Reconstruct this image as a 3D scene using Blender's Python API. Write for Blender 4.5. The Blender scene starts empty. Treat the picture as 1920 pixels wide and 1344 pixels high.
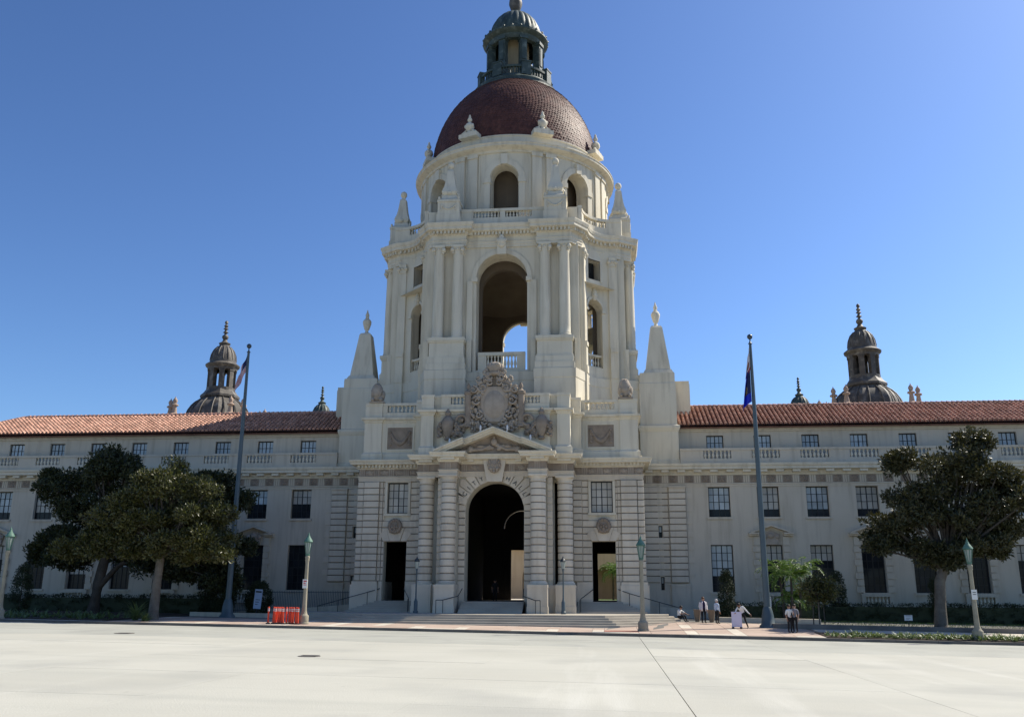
import bpy, bmesh, math, random
from mathutils import Vector, Matrix, noise
random.seed(11)
scn = bpy.context.scene
COL = scn.collection
rad = math.radians
sin, cos, pi = math.sin, math.cos, math.pi

# ------------------------------------------------------------------ camera, sky, sun, exposure
def camera():
    pitch, yaw, roll = rad(14.705), rad(6.046), rad(0.2985)
    cy, sy = cos(yaw), sin(yaw)
    fwd = Vector((-sy * cos(pitch), cy * cos(pitch), sin(pitch)))
    right = Vector((cy, sy, 0))
    up = right.cross(fwd)
    r2 = right * cos(roll) + up * sin(roll)
    u2 = up * cos(roll) - right * sin(roll)
    d = bpy.data.cameras.new('camera')
    o = bpy.data.objects.new('camera', d)
    COL.objects.link(o)
    m = Matrix((r2, u2, -fwd)).transposed().to_4x4()
    m.translation = (9.02, -75.09, 1.848)
    o.matrix_world = m
    d.sensor_fit = 'HORIZONTAL'
    d.sensor_width = 36
    d.lens = 36 * 1686.86 / 1920
    d.clip_end = 6000
    scn.camera = o
camera()
SUN_AZ, SUN_EL = rad(60), rad(46)          # azimuth from +Y towards +X
w = bpy.data.worlds.new('World'); scn.world = w; w.use_nodes = True
nt = w.node_tree
bg = nt.nodes['Background']
sky = nt.nodes.new('ShaderNodeTexSky')
sky.sky_type = 'NISHITA'; sky.sun_disc = False
sky.sun_elevation = SUN_EL; sky.sun_rotation = SUN_AZ
sky.altitude = 200; sky.air_density = 1.0; sky.dust_density = 1.0; sky.ozone_density = 6.0
gam = nt.nodes.new('ShaderNodeGamma'); gam.inputs[1].default_value = 1.3      # deepens the blue evenly over the whole sky
nt.links.new(sky.outputs[0], gam.inputs[0]); hsv = nt.nodes.new('ShaderNodeHueSaturation'); hsv.inputs['Saturation'].default_value = 1.0
nt.links.new(gam.outputs[0], hsv.inputs['Color']); nt.links.new(hsv.outputs[0], bg.inputs[0])
bg.inputs[1].default_value = 0.070
sd = bpy.data.lights.new('sun', 'SUN'); so = bpy.data.objects.new('sun', sd); COL.objects.link(so)
sd.energy = 5.0; sd.angle = rad(0.53); sd.color = (1.0, 0.93, 0.80)
so.rotation_euler = Vector((cos(SUN_EL) * sin(SUN_AZ), cos(SUN_EL) * cos(SUN_AZ), sin(SUN_EL))).to_track_quat('Z', 'Y').to_euler()
so.location = (60, 60, 90)
scn.view_settings.view_transform = 'Standard'
try: scn.view_settings.look = 'None'
except Exception: pass
scn.view_settings.gamma = 1; scn.view_settings.use_curve_mapping = False
scn.view_settings.exposure = 0.5

# ------------------------------------------------------------------ materials
def lin(c):
    return tuple(((x / 255) / 12.92 if x / 255 <= .04045 else ((x / 255 + .055) / 1.055) ** 2.4) for x in c)
def mat(name, col, rough=.8, col2=None, scale=.6, streak=0, bump=0, bscale=8, spec=.3, metal=0, rnd=0, island=0, fine=0, transl=None, dirt=None, wear=None):
    m = bpy.data.materials.new(name); m.use_nodes = True
    n = m.node_tree.nodes; l = m.node_tree.links
    b = n['Principled BSDF']
    b.inputs['Roughness'].default_value = rough
    b.inputs['Specular IOR Level'].default_value = spec
    b.inputs['Metallic'].default_value = metal
    geo = n.new('ShaderNodeNewGeometry')
    def nz(sc, stretch=1, det=4):
        mp = n.new('ShaderNodeMapping'); mp.inputs['Scale'].default_value = (sc, sc, sc * stretch)
        l.new(geo.outputs['Position'], mp.inputs[0])
        t = n.new('ShaderNodeTexNoise'); t.inputs['Scale'].default_value = 1; t.inputs['Detail'].default_value = det
        l.new(mp.outputs[0], t.inputs['Vector'])
        return t.outputs['Fac']
    def ramp(fac, a, c):
        r = n.new('ShaderNodeMapRange'); r.inputs[1].default_value = a; r.inputs[2].default_value = c
        l.new(fac, r.inputs[0]); return r.outputs[0]
    def mix(f, a, c, typ='MIX'):
        x = n.new('ShaderNodeMix'); x.data_type = 'RGBA'; x.blend_type = typ
        if isinstance(f, float): x.inputs[0].default_value = f
        else: l.new(f, x.inputs[0])
        for i, v in ((6, a), (7, c)):
            if isinstance(v, tuple): x.inputs[i].default_value = v + (1,)
            else: l.new(v, x.inputs[i])
        return x.outputs[2]
    c = mix(ramp(nz(scale), .3, .7), col, col2 or tuple(x * .86 for x in col))
    if streak:
        c = mix(ramp(nz(2.2, .09), .5, .78), c, mix(1.0 * streak, (1., 1., 1.), (.52, .49, .45)), 'MULTIPLY')
    if fine:
        c = mix(ramp(nz(14, 1, 2), .25, .75), c, mix(float(fine), (1., 1., 1.), (.6, .58, .55)), 'MULTIPLY')
    if wear:
        for sc_, lo, colr in wear:
            mp = n.new('ShaderNodeMapping'); mp.inputs['Scale'].default_value = sc_; mp.inputs['Rotation'].default_value = (0, 0, .06); l.new(geo.outputs['Position'], mp.inputs[0])
            t = n.new('ShaderNodeTexNoise'); t.inputs['Scale'].default_value = 1; t.inputs['Detail'].default_value = 7; t.inputs['Roughness'].default_value = .62; l.new(mp.outputs[0], t.inputs['Vector'])
            c = mix(ramp(t.outputs['Fac'], lo, lo + .2), c, colr)
    if dirt:
        c = mix(ramp(nz(dirt[1], 1, 6), .52, .75), c, dirt[0])
    for on, out, amt in ((rnd, 'obj', rnd), (island, 'isl', island)):
        if on:
            src = n.new('ShaderNodeObjectInfo').outputs['Random'] if out == 'obj' else geo.outputs['Random Per Island']
            r = n.new('ShaderNodeMapRange'); r.inputs[3].default_value = 1 - amt; r.inputs[4].default_value = 1 + amt * .6
            l.new(src, r.inputs[0])
            h = n.new('ShaderNodeHueSaturation'); l.new(r.outputs[0], h.inputs['Value']); l.new(c, h.inputs['Color']); c = h.outputs[0]
    l.new(c, b.inputs['Base Color'])
    if bump:
        bm_ = n.new('ShaderNodeBump'); bm_.inputs['Strength'].default_value = bump; bm_.inputs['Distance'].default_value = .05
        l.new(nz(bscale, 1, 5), bm_.inputs['Height']); l.new(bm_.outputs[0], b.inputs['Normal'])
    if transl:
        tr = n.new('ShaderNodeBsdfTranslucent'); tr.inputs[0].default_value = transl + (1,)
        a = n.new('ShaderNodeAddShader'); out = n['Material Output']
        l.new(b.outputs[0], a.inputs[0]); l.new(tr.outputs[0], a.inputs[1]); l.new(a.outputs[0], out.inputs[0])
    return m
MT = dict(
    cream=mat('cream_render', (.69, .635, .505), .85, (.62, .565, .44), .35, .55, .25, 10, .25, fine=.12),
    stone=mat('cut_stone', (.69, .615, .49), .85, (.61, .54, .425), .5, .35, .35, 14, .25, rnd=.09, fine=.15),
    white=mat('wing_render', (.60, .535, .425), .85, (.53, .47, .365), .3, .5, .2, 9, .25, fine=.1),
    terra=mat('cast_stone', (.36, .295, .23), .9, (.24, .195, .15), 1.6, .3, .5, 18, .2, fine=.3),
    terra2=mat('pale_cast_stone', (.44, .375, .30), .9, (.32, .27, .215), 1.2, .3, .4, 18, .2, fine=.25),
    tile=mat('clay_roof_tile', (.55, .33, .245), .8, (.39, .20, .14), 1.5, 0, .2, 20, .25, island=.35, rnd=.3),
    grime=mat('joint_grime', (.27, .235, .185), .95, (.19, .165, .13), 1.5), curtain=mat('cream_curtain', (.50, .47, .40), .2, (.40, .375, .32), .9, spec=.3, rnd=.2), picket=mat('grey_iron', (.09, .10, .115), .6),
    pan=mat('shaded_dirty_pan_tile', (.20, .10, .07), .9, (.13, .065, .045), 1.5, 0, .2, 20, .2),  # tile dirt plus the gap shade between tiles, both put into the colour
    dome=mat('glazed_dome_tile', (.125, .05, .034), .6, (.08, .031, .023), .9, 0, 0, 8, .3, island=.28),
    copper=mat('weathered_copper', (.065, .09, .078), .55, (.035, .052, .045), 1.2, .35, .3, 12, .4, fine=.3, dirt=((.15, .18, .155), 1.7)),
    lead=mat('brown_lead', (.125, .11, .09), .6, (.075, .066, .055), 1.1, .4, .3, 12, .35, fine=.3, dirt=((.23, .21, .175), 1.6)),
    pink=mat('pink_cast_stone', (.46, .35, .28), .9, (.34, .26, .20), 1.5, .2, .3, 14, .2),
    frame=mat('window_steel', (.025, .027, .028), .5),
    blind=mat('blind_behind_glass', (.48, .52, .52), .1, (.36, .40, .405), .9, 0, 0, 8, .4, rnd=.22),
    glass=mat('dark_glass', (.018, .021, .024), .05, (.03, .033, .036), .7, 0, 0, 8, .15, rnd=.3),
    dark=mat('shade_painted_interior', (.05, .042, .036), .9),  # near-black colour stands in for the shade inside the cream passages
    tan=mat('shaded_tan_plaster', (.17, .135, .095), .9, (.135, .105, .075), .5), ltan=mat('lit_tan_panel', (.40, .33, .20), .9, (.34, .27, .17), .8),  # interior shade put into the tan plaster; lantern panel kept paler as lit
    warm=mat('courtyard_render', (.62, .50, .34), .9, (.55, .43, .29), .4, .3),
    conc=mat('plaza_concrete', (.47, .46, .395), .85, (.42, .41, .35), .16, 0, .25, 20, .2, rnd=.035, fine=.10, dirt=((.36, .355, .31), .22), wear=(((.045, .4, 1), .52, (.395, .39, .335)), ((2.6, 2.6, 1), .66, (.30, .295, .255)), ((.5, .03, 1), .58, (.50, .49, .43)))),
    road=mat('road_concrete', (.40, .40, .35), .85, (.345, .345, .30), .2, 0, .25, 20, .2, rnd=.03, fine=.12, dirt=((.29, .29, .26), .35), wear=(((.04, .7, 1), .52, (.33, .33, .29)), ((2.2, 2.2, 1), .66, (.25, .25, .22)))),
    joint=mat('pavement_joint', (.16, .155, .14), .95),
    curb=mat('curb_stone', (.22, .20, .17), .9, (.12, .11, .10), .8, 0, .3, 14, fine=.3),
    walk=mat('pink_paving', (.46, .36, .29), .9, (.39, .30, .24), .8, 0, .2, 16, rnd=.07, fine=.2),
    walkc=mat('cream_paving', (.58, .53, .44), .9, (.5, .45, .37), .8, 0, .2, 16, rnd=.05, fine=.15),
    brick=mat('red_paving', (.38, .19, .14), .9, (.31, .15, .11), 1., 0, .2, 16, rnd=.07, fine=.2),
    step=mat('step_stone', (.45, .41, .34), .85, (.36, .325, .27), .7, 0, .25, 14, rnd=.05, fine=.2),
    grass=mat('grass', (.09, .15, .035), .9, (.055, .10, .02), 1.5, island=.3),
    soil=mat('planting_soil', (.07, .05, .035), .95, (.045, .033, .022), 2, 0, .5, 10),
    leaf=mat('magnolia_leaf', (.085, .08, .02), .38, (.042, .046, .013), .5, 0, 0, 8, .4, island=.55, transl=(.016, .02, .003)),
    leafd=mat('dark_magnolia_leaf', (.042, .048, .017), .45, (.028, .034, .013), .6, 0, 0, 8, .3, island=.5, transl=(.006, .009, .001)),
    leafb=mat('bronze_magnolia_leaf', (.058, .056, .022), .42, (.034, .038, .015), .7, 0, 0, 8, .35, island=.5, transl=(.011, .010, .002)),
    palm=mat('palm_leaf', (.10, .17, .03), .5, (.065, .12, .022), 1, 0, 0, 8, .4, island=.35, transl=(.04, .065, .006)),
    hedge=mat('hedge_leaf', (.04, .055, .022), .6, (.026, .036, .014), 1, 0, 0, 8, .3, island=.45),
    blade=mat('strap_leaf', (.12, .165, .06), .5, (.08, .12, .04), 1, 0, 0, 8, .4, island=.4, transl=(.03, .04, .01)),
    bark=mat('grey_bark', (.20, .175, .145), .95, (.125, .105, .085), 2.5, .3, .8, 12, fine=.4),
    barkd=mat('dark_bark', (.10, .085, .07), .95, (.06, .05, .04), 2.5, .3, .8, 12, fine=.4),
    pole=mat('blue_grey_pole', (.07, .10, .115), .45, (.055, .082, .095), 1, .2, 0, 8, .5),
    ball=mat('dark_ball', (.03, .045, .06), .3, spec=.6),
    lamp=mat('lamp_stone', (.36, .33, .25), .85, (.28, .255, .19), 2, .3, .4, 20, fine=.35),
    green=mat('verdigris', (.11, .22, .165), .6, (.07, .14, .11), 4, .3),
    lglass=mat('frosted_lamp_glass', (.30, .35, .32), .25, spec=.5),
    iron=mat('dark_iron', (.035, .045, .05), .5, spec=.4),
    orange=mat('orange_plastic', (.82, .085, .03), .45, (.74, .07, .025), 2, spec=.4, rnd=.12),
    band=mat('reflective_band', (.62, .60, .58), .4),
    black=mat('black_rubber', (.02, .02, .02), .8),
    signw=mat('white_sign', (.74, .74, .72), .6), red=mat('red_paint', (.55, .05, .05), .5), ink=mat('black_ink', (.03, .03, .03), .7),
    blueprint=mat('pale_blue_print', (.36, .46, .62), .6),
    fwhite=mat('flag_white', (.60, .58, .60), .8), fred=mat('flag_red', (.36, .022, .03), .8),
    fblue=mat('flag_navy', (.02, .028, .10), .8), froyal=mat('flag_royal_blue', (.012, .03, .42), .75, transl=(.005, .015, .18)),
    fgold=mat('flag_gold', (.34, .25, .07), .8), fbrown=mat('flag_brown', (.22, .09, .06), .8),
    skin=mat('skin', (.45, .27, .19), .6), skind=mat('tan_skin', (.36, .20, .13), .6), hair=mat('dark_hair', (.02, .015, .012), .6), grey=mat('grey_hair', (.55, .53, .52), .6), brown=mat('brown_hair', (.12, .06, .035), .6),
    cwhite=mat('white_cotton', (.74, .73, .70), .9), cblue=mat('pale_blue_shirt', (.48, .56, .68), .9), cnavy=mat('navy_cloth', (.02, .018, .075), .9), cblack=mat('black_cloth', (.018, .017, .018), .9), cgrey=mat('grey_cloth', (.22, .22, .25), .9), clinen=mat('light_linen_jacket', (.62, .58, .58), .9),
    lilac=mat('lilac_board', (.66, .61, .72), .7), pot=mat('clay_planter', (.22, .17, .12), .9),
)

# ------------------------------------------------------------------ mesh builder
class M:
    def __init__(s): s.v = []; s.f = []; s.mi = []; s.cur = 0
    def add(s, vs, fs):
        o = len(s.v); s.v += [tuple(p) for p in vs]
        for f in fs: s.f.append([i + o for i in f]); s.mi.append(s.cur)
        return s
    def hexa(s, fn, a0, a1, b0, b1, c0, c1):
        vs = [fn(a, b, c) for c in (c0, c1) for b in (b0, b1) for a in (a0, a1)]
        return s.add(vs, [(0, 2, 3, 1), (4, 5, 7, 6), (0, 1, 5, 4), (1, 3, 7, 5), (3, 2, 6, 7), (2, 0, 4, 6)])
    def box(s, x0, x1, y0, y1, z0, z1): return s.hexa(lambda a, b, c: (a, b, c), x0, x1, y0, y1, z0, z1)
    def prism(s, pts, y0, y1, fn=None):          # polygon in x,z extruded in y
        fn = fn or (lambda x, y, z: (x, y, z)); n = len(pts)
        vs = [fn(x, y0, z) for x, z in pts] + [fn(x, y1, z) for x, z in pts]
        return s.add(vs, [tuple(range(n)), tuple(range(2 * n - 1, n - 1, -1))] + [(i, i + n, (i + 1) % n + n, (i + 1) % n) for i in range(n)])
    def plan(s, pts, z0, z1):
        n = len(pts)
        vs = [(x, y, z0) for x, y in pts] + [(x, y, z1) for x, y in pts]
        return s.add(vs, [tuple(range(n)), tuple(range(n, 2 * n))] + [(i, (i + 1) % n, (i + 1) % n + n, i + n) for i in range(n)])
    def lathe(s, cx, cy, prof, n=16, a0=0, a1=2 * pi, cap=True):
        full = abs(a1 - a0 - 2 * pi) < 1e-6; k = n if full else n + 1
        vs = []
        for r, z in prof:
            for i in range(k):
                a = a0 + (a1 - a0) * i / n; vs.append((cx + r * cos(a), cy + r * sin(a), z))
        fs = []
        for j in range(len(prof) - 1):
            for i in range(n):
                i2 = (i + 1) % k; fs.append((j * k + i, j * k + i2, (j + 1) * k + i2, (j + 1) * k + i))
        if cap and full: fs += [tuple(range(k)), tuple(range((len(prof) - 1) * k, len(prof) * k))]
        return s.add(vs, fs)
    def sweep(s, path, prof, closed=False, caps=True):   # outside is on the right of the walking direction
        n = len(path); vs = []
        def nrm(p, q):
            dx, dy = q[0] - p[0], q[1] - p[1]; L = math.hypot(dx, dy) or 1; return (dy / L, -dx / L)
        ms = []
        for i in range(n):
            pa = path[i - 1] if (closed or i > 0) else None; pb = path[(i + 1) % n] if (closed or i < n - 1) else None
            n1 = nrm(pa, path[i]) if pa else None; n2 = nrm(path[i], pb) if pb else None
            n1 = n1 or n2; n2 = n2 or n1
            d = 1 + n1[0] * n2[0] + n1[1] * n2[1]; d = max(d, .35)
            ms.append(((n1[0] + n2[0]) / d, (n1[1] + n2[1]) / d))
        for o, z in prof:
            for i in range(n): vs.append((path[i][0] + ms[i][0] * o, path[i][1] + ms[i][1] * o, z))
        fs = []
        for j in range(len(prof) - 1):
            for i in range(n if closed else n - 1):
                i2 = (i + 1) % n; fs.append((j * n + i, j * n + i2, (j + 1) * n + i2, (j + 1) * n + i))
        if not closed and caps:
            fs.append(tuple(j * n for j in range(len(prof)))); fs.append(tuple(j * n + n - 1 for j in range(len(prof))))
        return s.add(vs, fs)
    def tube(s, pts, r, n=6):
        rs = r if isinstance(r, (list, tuple)) else [r] * len(pts); vs = []
        for i, p in enumerate(pts):
            p = Vector(p); t = (Vector(pts[min(i + 1, len(pts) - 1)]) - Vector(pts[max(i - 1, 0)])).normalized()
            a = t.cross(Vector((0, 0, 1)));
            if a.length < .05: a = t.cross(Vector((0, 1, 0)))
            a.normalize(); b = t.cross(a)
            for k in range(n): vs.append(p + (a * cos(2 * pi * k / n) + b * sin(2 * pi * k / n)) * rs[i])
        fs = [(j * n + k, j * n + (k + 1) % n, (j + 1) * n + (k + 1) % n, (j + 1) * n + k) for j in range(len(pts) - 1) for k in range(n)]
        fs += [tuple(range(n)), tuple(range((len(pts) - 1) * n, len(pts) * n))]
        return s.add(vs, fs)
    def blob(s, c, r, nu=8, nv=6, rough=0):
        r = r if isinstance(r, (list, tuple)) else (r, r, r); vs = []; fs = []
        for j in range(nv + 1):
            t = pi * j / nv
            for i in range(nu):
                p = 2 * pi * i / nu; k = 1 + (random.uniform(-rough, rough) if rough else 0)
                vs.append((c[0] + r[0] * k * sin(t) * cos(p), c[1] + r[1] * k * sin(t) * sin(p), c[2] + r[2] * k * cos(t)))
        for j in range(nv):
            for i in range(nu): fs.append((j * nu + i, j * nu + (i + 1) % nu, (j + 1) * nu + (i + 1) % nu, (j + 1) * nu + i))
        return s.add(vs, fs)
    def panel(s, fm, x0, x1, z0, z1, holes, th, zs=()):   # wall sheet with rectangular openings (hx0,hx1,hz0,hz1), front at d=0, back at d=th
        xs = sorted(set([x0, x1] + [h for H in holes for h in H[:2]])); zz = sorted(set([z0, z1] + [h for H in holes for h in H[2:4]] + list(zs)))
        def hole(x, z): return any(H[0] < x < H[1] and H[2] < z < H[3] for H in holes)
        solid = {}
        for i in range(len(xs) - 1):
            for j in range(len(zz) - 1):
                solid[i, j] = not hole((xs[i] + xs[i + 1]) / 2, (zz[j] + zz[j + 1]) / 2)
        for (i, j), ok in solid.items():
            if not ok: continue
            a, b, c, d = xs[i], xs[i + 1], zz[j], zz[j + 1]
            s.add([fm(a, c, 0), fm(b, c, 0), fm(b, d, 0), fm(a, d, 0)], [(0, 1, 2, 3)])
            s.add([fm(a, c, th), fm(b, c, th), fm(b, d, th), fm(a, d, th)], [(3, 2, 1, 0)])
            for (di, dj, p, q) in ((-1, 0, (a, c), (a, d)), (1, 0, (b, d), (b, c)), (0, -1, (b, c), (a, c)), (0, 1, (a, d), (b, d))):
                if not solid.get((i + di, j + dj), False):
                    s.add([fm(p[0], p[1], 0), fm(q[0], q[1], 0), fm(q[0], q[1], th), fm(p[0], p[1], th)], [(0, 1, 2, 3)])
        return s
    def arch(s, fm, x0, x1, z0, z1, hw, zb, zsp, th, n=14, cx=0):   # panel with one arched opening
        def quad(a, b, c, d): 
            s.add([fm(*a, 0), fm(*b, 0), fm(*c, 0), fm(*d, 0)], [(0, 1, 2, 3)]); s.add([fm(*a, th), fm(*b, th), fm(*c, th), fm(*d, th)], [(3, 2, 1, 0)])
        def rev(a, b): s.add([fm(*a, 0), fm(*b, 0), fm(*b, th), fm(*a, th)], [(0, 1, 2, 3)])
        k = 4
        def strip(xa, xb):
            for i in range(k):
                a = xa + (xb - xa) * i / k; b = xa + (xb - xa) * (i + 1) / k; quad((a, z0), (b, z0), (b, z1), (a, z1))
        strip(x0, cx - hw); strip(cx + hw, x1)
        pts = [(cx - hw * cos(pi * i / n), zsp + hw * sin(pi * i / n)) for i in range(n + 1)]
        for i in range(n):
            a, b = pts[i], pts[i + 1]
            quad(a, b, (b[0], z1), (a[0], z1)); rev(b, a)
            if zb > z0 + .01: quad((a[0], z0), (b[0], z0), (b[0], zb), (a[0], zb)); rev((a[0], zb), (b[0], zb))
        rev((cx - hw, zsp), (cx - hw, zb)); rev((cx + hw, zb), (cx + hw, zsp))
        rev((x0, z0), (x0, z1)); rev((x1, z1), (x1, z0))
        rev((x0, z1), (x1, z1))
        return s
    def mesh(s, name, mats, smooth=0):
        me = bpy.data.meshes.new(name); me.from_pydata(s.v, [], s.f)
        for mm in mats: me.materials.append(mm)
        if len(mats) > 1: me.polygons.foreach_set('material_index', s.mi)
        b = bmesh.new(); b.from_mesh(me); bmesh.ops.recalc_face_normals(b, faces=b.faces[:]); b.to_mesh(me); b.free()
        if smooth: 
            me.polygons.foreach_set('use_smooth', [True] * len(me.polygons)); me.set_sharp_from_angle(angle=rad(smooth))
        return me
def link(name, me, parent=None, loc=(0, 0, 0), rz=0, label=None, cat=None, group=None, kind=None):
    o = bpy.data.objects.new(name, me); COL.objects.link(o)
    o.location = loc; o.rotation_euler = (0, 0, rz)
    if parent: o.parent = parent
    tag(o, label, cat, group, kind); return o
def tag(o, label=None, cat=None, group=None, kind=None):
    for k, v in (('label', label), ('category', cat), ('group', group), ('kind', kind)):
        if v: o[k] = v
def obj(name, m, mt, parent=None, smooth=0, **k):
    mts = mt if isinstance(mt, (list, tuple)) else [mt]
    return link(name, m.mesh(name, [MT[x] for x in mts], smooth), parent, **k)
def empty(name, loc, label, cat, group=None, rz=0):
    o = bpy.data.objects.new(name, None); COL.objects.link(o); o.location = loc; o.rotation_euler = (0, 0, rz); o.empty_display_size = .3
    tag(o, label, cat, group); return o
CACHE = {}
def shared(key, fn):
    if key not in CACHE: CACHE[key] = fn()
    return CACHE[key]

# ------------------------------------------------------------------ ground
def slope(X):
    xs = [-60, -15, -5, 8, 14, 60]; ys = [.004, .006, .015, .02, .045, .045]
    if X <= xs[0]: return ys[0]
    for i in range(5):
        if X <= xs[i + 1]: return ys[i] + (ys[i + 1] - ys[i]) * (X - xs[i]) / (xs[i + 1] - xs[i])
    return ys[-1]
def gz(X, Y):
    c = -0.27 - .0135 * max(-90, min(90, X))
    if Y < -17.45: return c - .15
    return c + slope(X) * (min(Y, -4) + 17.45)
m = M()
far = 2500
m.add([(-far, -far, -1.9), (far, -far, -1.9), (far, far, -1.9), (-far, far, -1.9)], [(0, 1, 2, 3)])
obj('ground', m, 'joint', kind='structure', label='bare ground running out to the horizon')
# plaza slabs: one thin stone each, joints open between them
def tilt(x, y, z): return (x, y, gz(x, -30) + z)
plaza = obj('plaza', M().hexa(tilt, -110, 110, -140, -17.45, -.5, -.155), 'joint', kind='structure')
xj = [10.75 + (6.15 * i) for i in range(-14, 13)]
yj = [-17.6, -21.3, -25.6, -30.2, -35.8, -42, -48.2, -54.4, -60.6, -66.8, -80, -95]
for i in range(len(xj) - 1):
    for j in range(len(yj) - 1):
        if xj[i + 1] < -70 or xj[i] > 62: continue
        wide = .012 if abs(xj[i] - 10.75) < .1 else .004
        wr = .012 if abs(xj[i + 1] - 10.75) < .1 else .004
        g = random.uniform(-.003, .002)
        mm = M().hexa(tilt, xj[i] + wide, xj[i + 1] - wr, yj[j + 1] + .004, yj[j] - .004, -.152 + g, g)
        obj('paving_slab', mm, 'road' if j < 3 else 'conc', plaza)
# kerb and sidewalk
side = M()
def walk(x, y, z): return (x, y, gz(x, y) + z)
xs = [-110, -60, -40, -30, -20, -15, -10, -5, 0, 4, 8, 11, 14, 20, 30, 40, 60, 110]
for a, b in zip(xs[:-1], xs[1:]):
    for c, d in ((-17.0, -4.0), (-4.0, 2), (2, 30), (30, 110)): side.hexa(walk, a, b, c, d, -.9, -.03)
sidewalk = obj('sidewalk', side, 'joint', kind='structure')
kerb = empty('kerb', (0, -17.2, 0), None, None); kerb['kind'] = 'structure'
x = -75.
while x < 70:
    L = 2.4
    me = M().hexa(lambda a, b, c: (a, b + 17.2, gz(a, -17.2) + c), x + .01, x + L - .01, -17.42, -17.0, -.4, 0).mesh('kerb_stone', [MT['curb']])
    link('kerb_stone', me, kerb, (0, 0, 0)); x += L
# paving bands of the forecourt
def pave(x0, x1, y0, y1, mt, z=.0):
    mm = M()
    k = max(1, int((x1 - x0) / 3))
    for i in range(k): mm.hexa(walk, x0 + (x1 - x0) * i / k, x0 + (x1 - x0) * (i + 1) / k, y0, y1, -.1, z)
    obj('paving_slab', mm, mt, sidewalk)
g = .012
X0 = -24.
while X0 < 22:
    k = int(round((X0 + 24) / 2.9))
    pave(X0 + g, X0 + .75 - g, -16.9, -14.4, 'walkc' if k % 3 else 'walk')
    pave(X0 + .75 + g, X0 + 2.9 - g, -16.9, -16.1, 'walkc' if k % 2 else 'walk')
    pave(X0 + .75 + g, X0 + 2.9 - g, -16.1 + g, -14.4, 'brick' if k == 11 else 'walk')
    for y0, y1 in ((-14.4, -11.9), (-11.9, -9.4), (-9.4, -6.9)):
        pave(X0 + g, X0 + .75 - g, y0 + g, y1, 'walkc' if random.random() < .5 else 'walk')
        pave(X0 + .75 + g, X0 + 2.9 - g, y0 + g, y1, 'walk')
    X0 += 2.9
for x in range(-72, -24, 3): pave(x + g, x + 3 - g, -16.99, -16.5, 'walkc')
for x in range(22, 62, 3): pave(x + g, x + 3 - g, -13.4, -10.6, 'walkc')
for x, y, s in ((-2.1, -41.0, .42), (-16.2, -28.4, .5)):
    mm = M().lathe(0, 0, [(s, -.02), (s, .012), (s - .05, .02), (0.05, .02)], 24)
    for k in range(-3, 4): mm.box(-.3 * s * 2.6, .3 * s * 2.6, k * s * .22 - .015, k * s * .22 + .015, .02, .03)
    obj('manhole_cover', mm, 'curb', loc=(x, y, gz(x, -30) + .0), label='dark round manhole cover set in the pale plaza' if y < -35 else 'dark round manhole cover near the kerb by the big trees', cat='manhole cover')

# ------------------------------------------------------------------ city hall
CH = empty('city_hall', (0, 0, 0), 'cream domed city hall with a red tiled dome and long tile-roofed wings', 'building')
def B(name, m, mt, parent=None, smooth=0, **k): return obj(name, m, mt, parent or CH, smooth, **k)
ZC = [2.90 + .545 * k for k in range(16)]        # rusticated courses
JT = .04
def block_mesh(w, h, d):
    c = .03
    def f():
        mm = M()
        vs = [(x, y, z) for y in (d, c) for x, z in ((0, 0), (w, 0), (w, h), (0, h))] + [(c, 0, c), (w - c, 0, c), (w - c, 0, h - c), (c, 0, h - c)]
        mm.add(vs, [(3, 2, 1, 0), (0, 1, 5, 4), (1, 2, 6, 5), (2, 3, 7, 6), (3, 0, 4, 7), (4, 5, 9, 8), (5, 6, 10, 9), (6, 7, 11, 10), (7, 4, 8, 11), (8, 9, 10, 11)])
        return mm.mesh('stone_block', [MT['stone']])
    return shared(('blk', round(w, 3), round(h, 3), round(d, 3)), f)
STONES = M(); MORTAR = M()
def block(parent, x0, x1, yf, z0, z1, d=.3, joined=False):
    if x0 > x1: x0, x1 = x1, x0
    if joined: STONES.box(x0, x1, yf, yf + d, z0 + JT, z1 - JT); return
    link('stone_block', block_mesh(x1 - x0, z1 - z0 - 2 * JT, d), parent, (x0, yf, z0 + JT))
def courses(parent, s, x0, x1, yf, k0=0, k1=15, d=.3, joined=False):
    MORTAR.box(s * x0, s * x1, yf + .075, yf + .11, ZC[k0], ZC[k1])
    for k in range(k0, k1): block(parent, s * x0, s * x1, yf, ZC[k], ZC[k + 1], d, joined)

# portal walls
ident = lambda x, z, d, Y=0: (x, Y + d, z)
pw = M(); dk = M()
for s in (1, -1):
    fm = lambda x, z, d, s=s: (s * x, .12 + d, z)
    pw.panel(fm, 4.3, 12.0, -.5, 13.1, [(7.68, 9.48, 8.4, 11.0), (7.72, 9.62, 1.34, 6.12), (4.66, 5.1, 2.7, 10.95)], .9)
    pw.box(s * 4.26, s * 4.64, -2.55, .1, 2.6, 11.05)
    pw.box(s * 11.1, s * 12.0, 1.02, 5.2, -.5, 13.1)            # side wall
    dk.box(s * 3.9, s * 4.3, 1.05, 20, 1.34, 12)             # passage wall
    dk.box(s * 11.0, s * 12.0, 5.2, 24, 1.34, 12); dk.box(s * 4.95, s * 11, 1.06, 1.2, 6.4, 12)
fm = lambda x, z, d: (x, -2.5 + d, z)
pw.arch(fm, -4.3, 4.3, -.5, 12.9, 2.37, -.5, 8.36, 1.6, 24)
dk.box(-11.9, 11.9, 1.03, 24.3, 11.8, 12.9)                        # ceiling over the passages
for s in (1, -1): pw.box(s * 4.0, s * 4.3, -.9, 1.05, -.5, 12)
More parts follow.
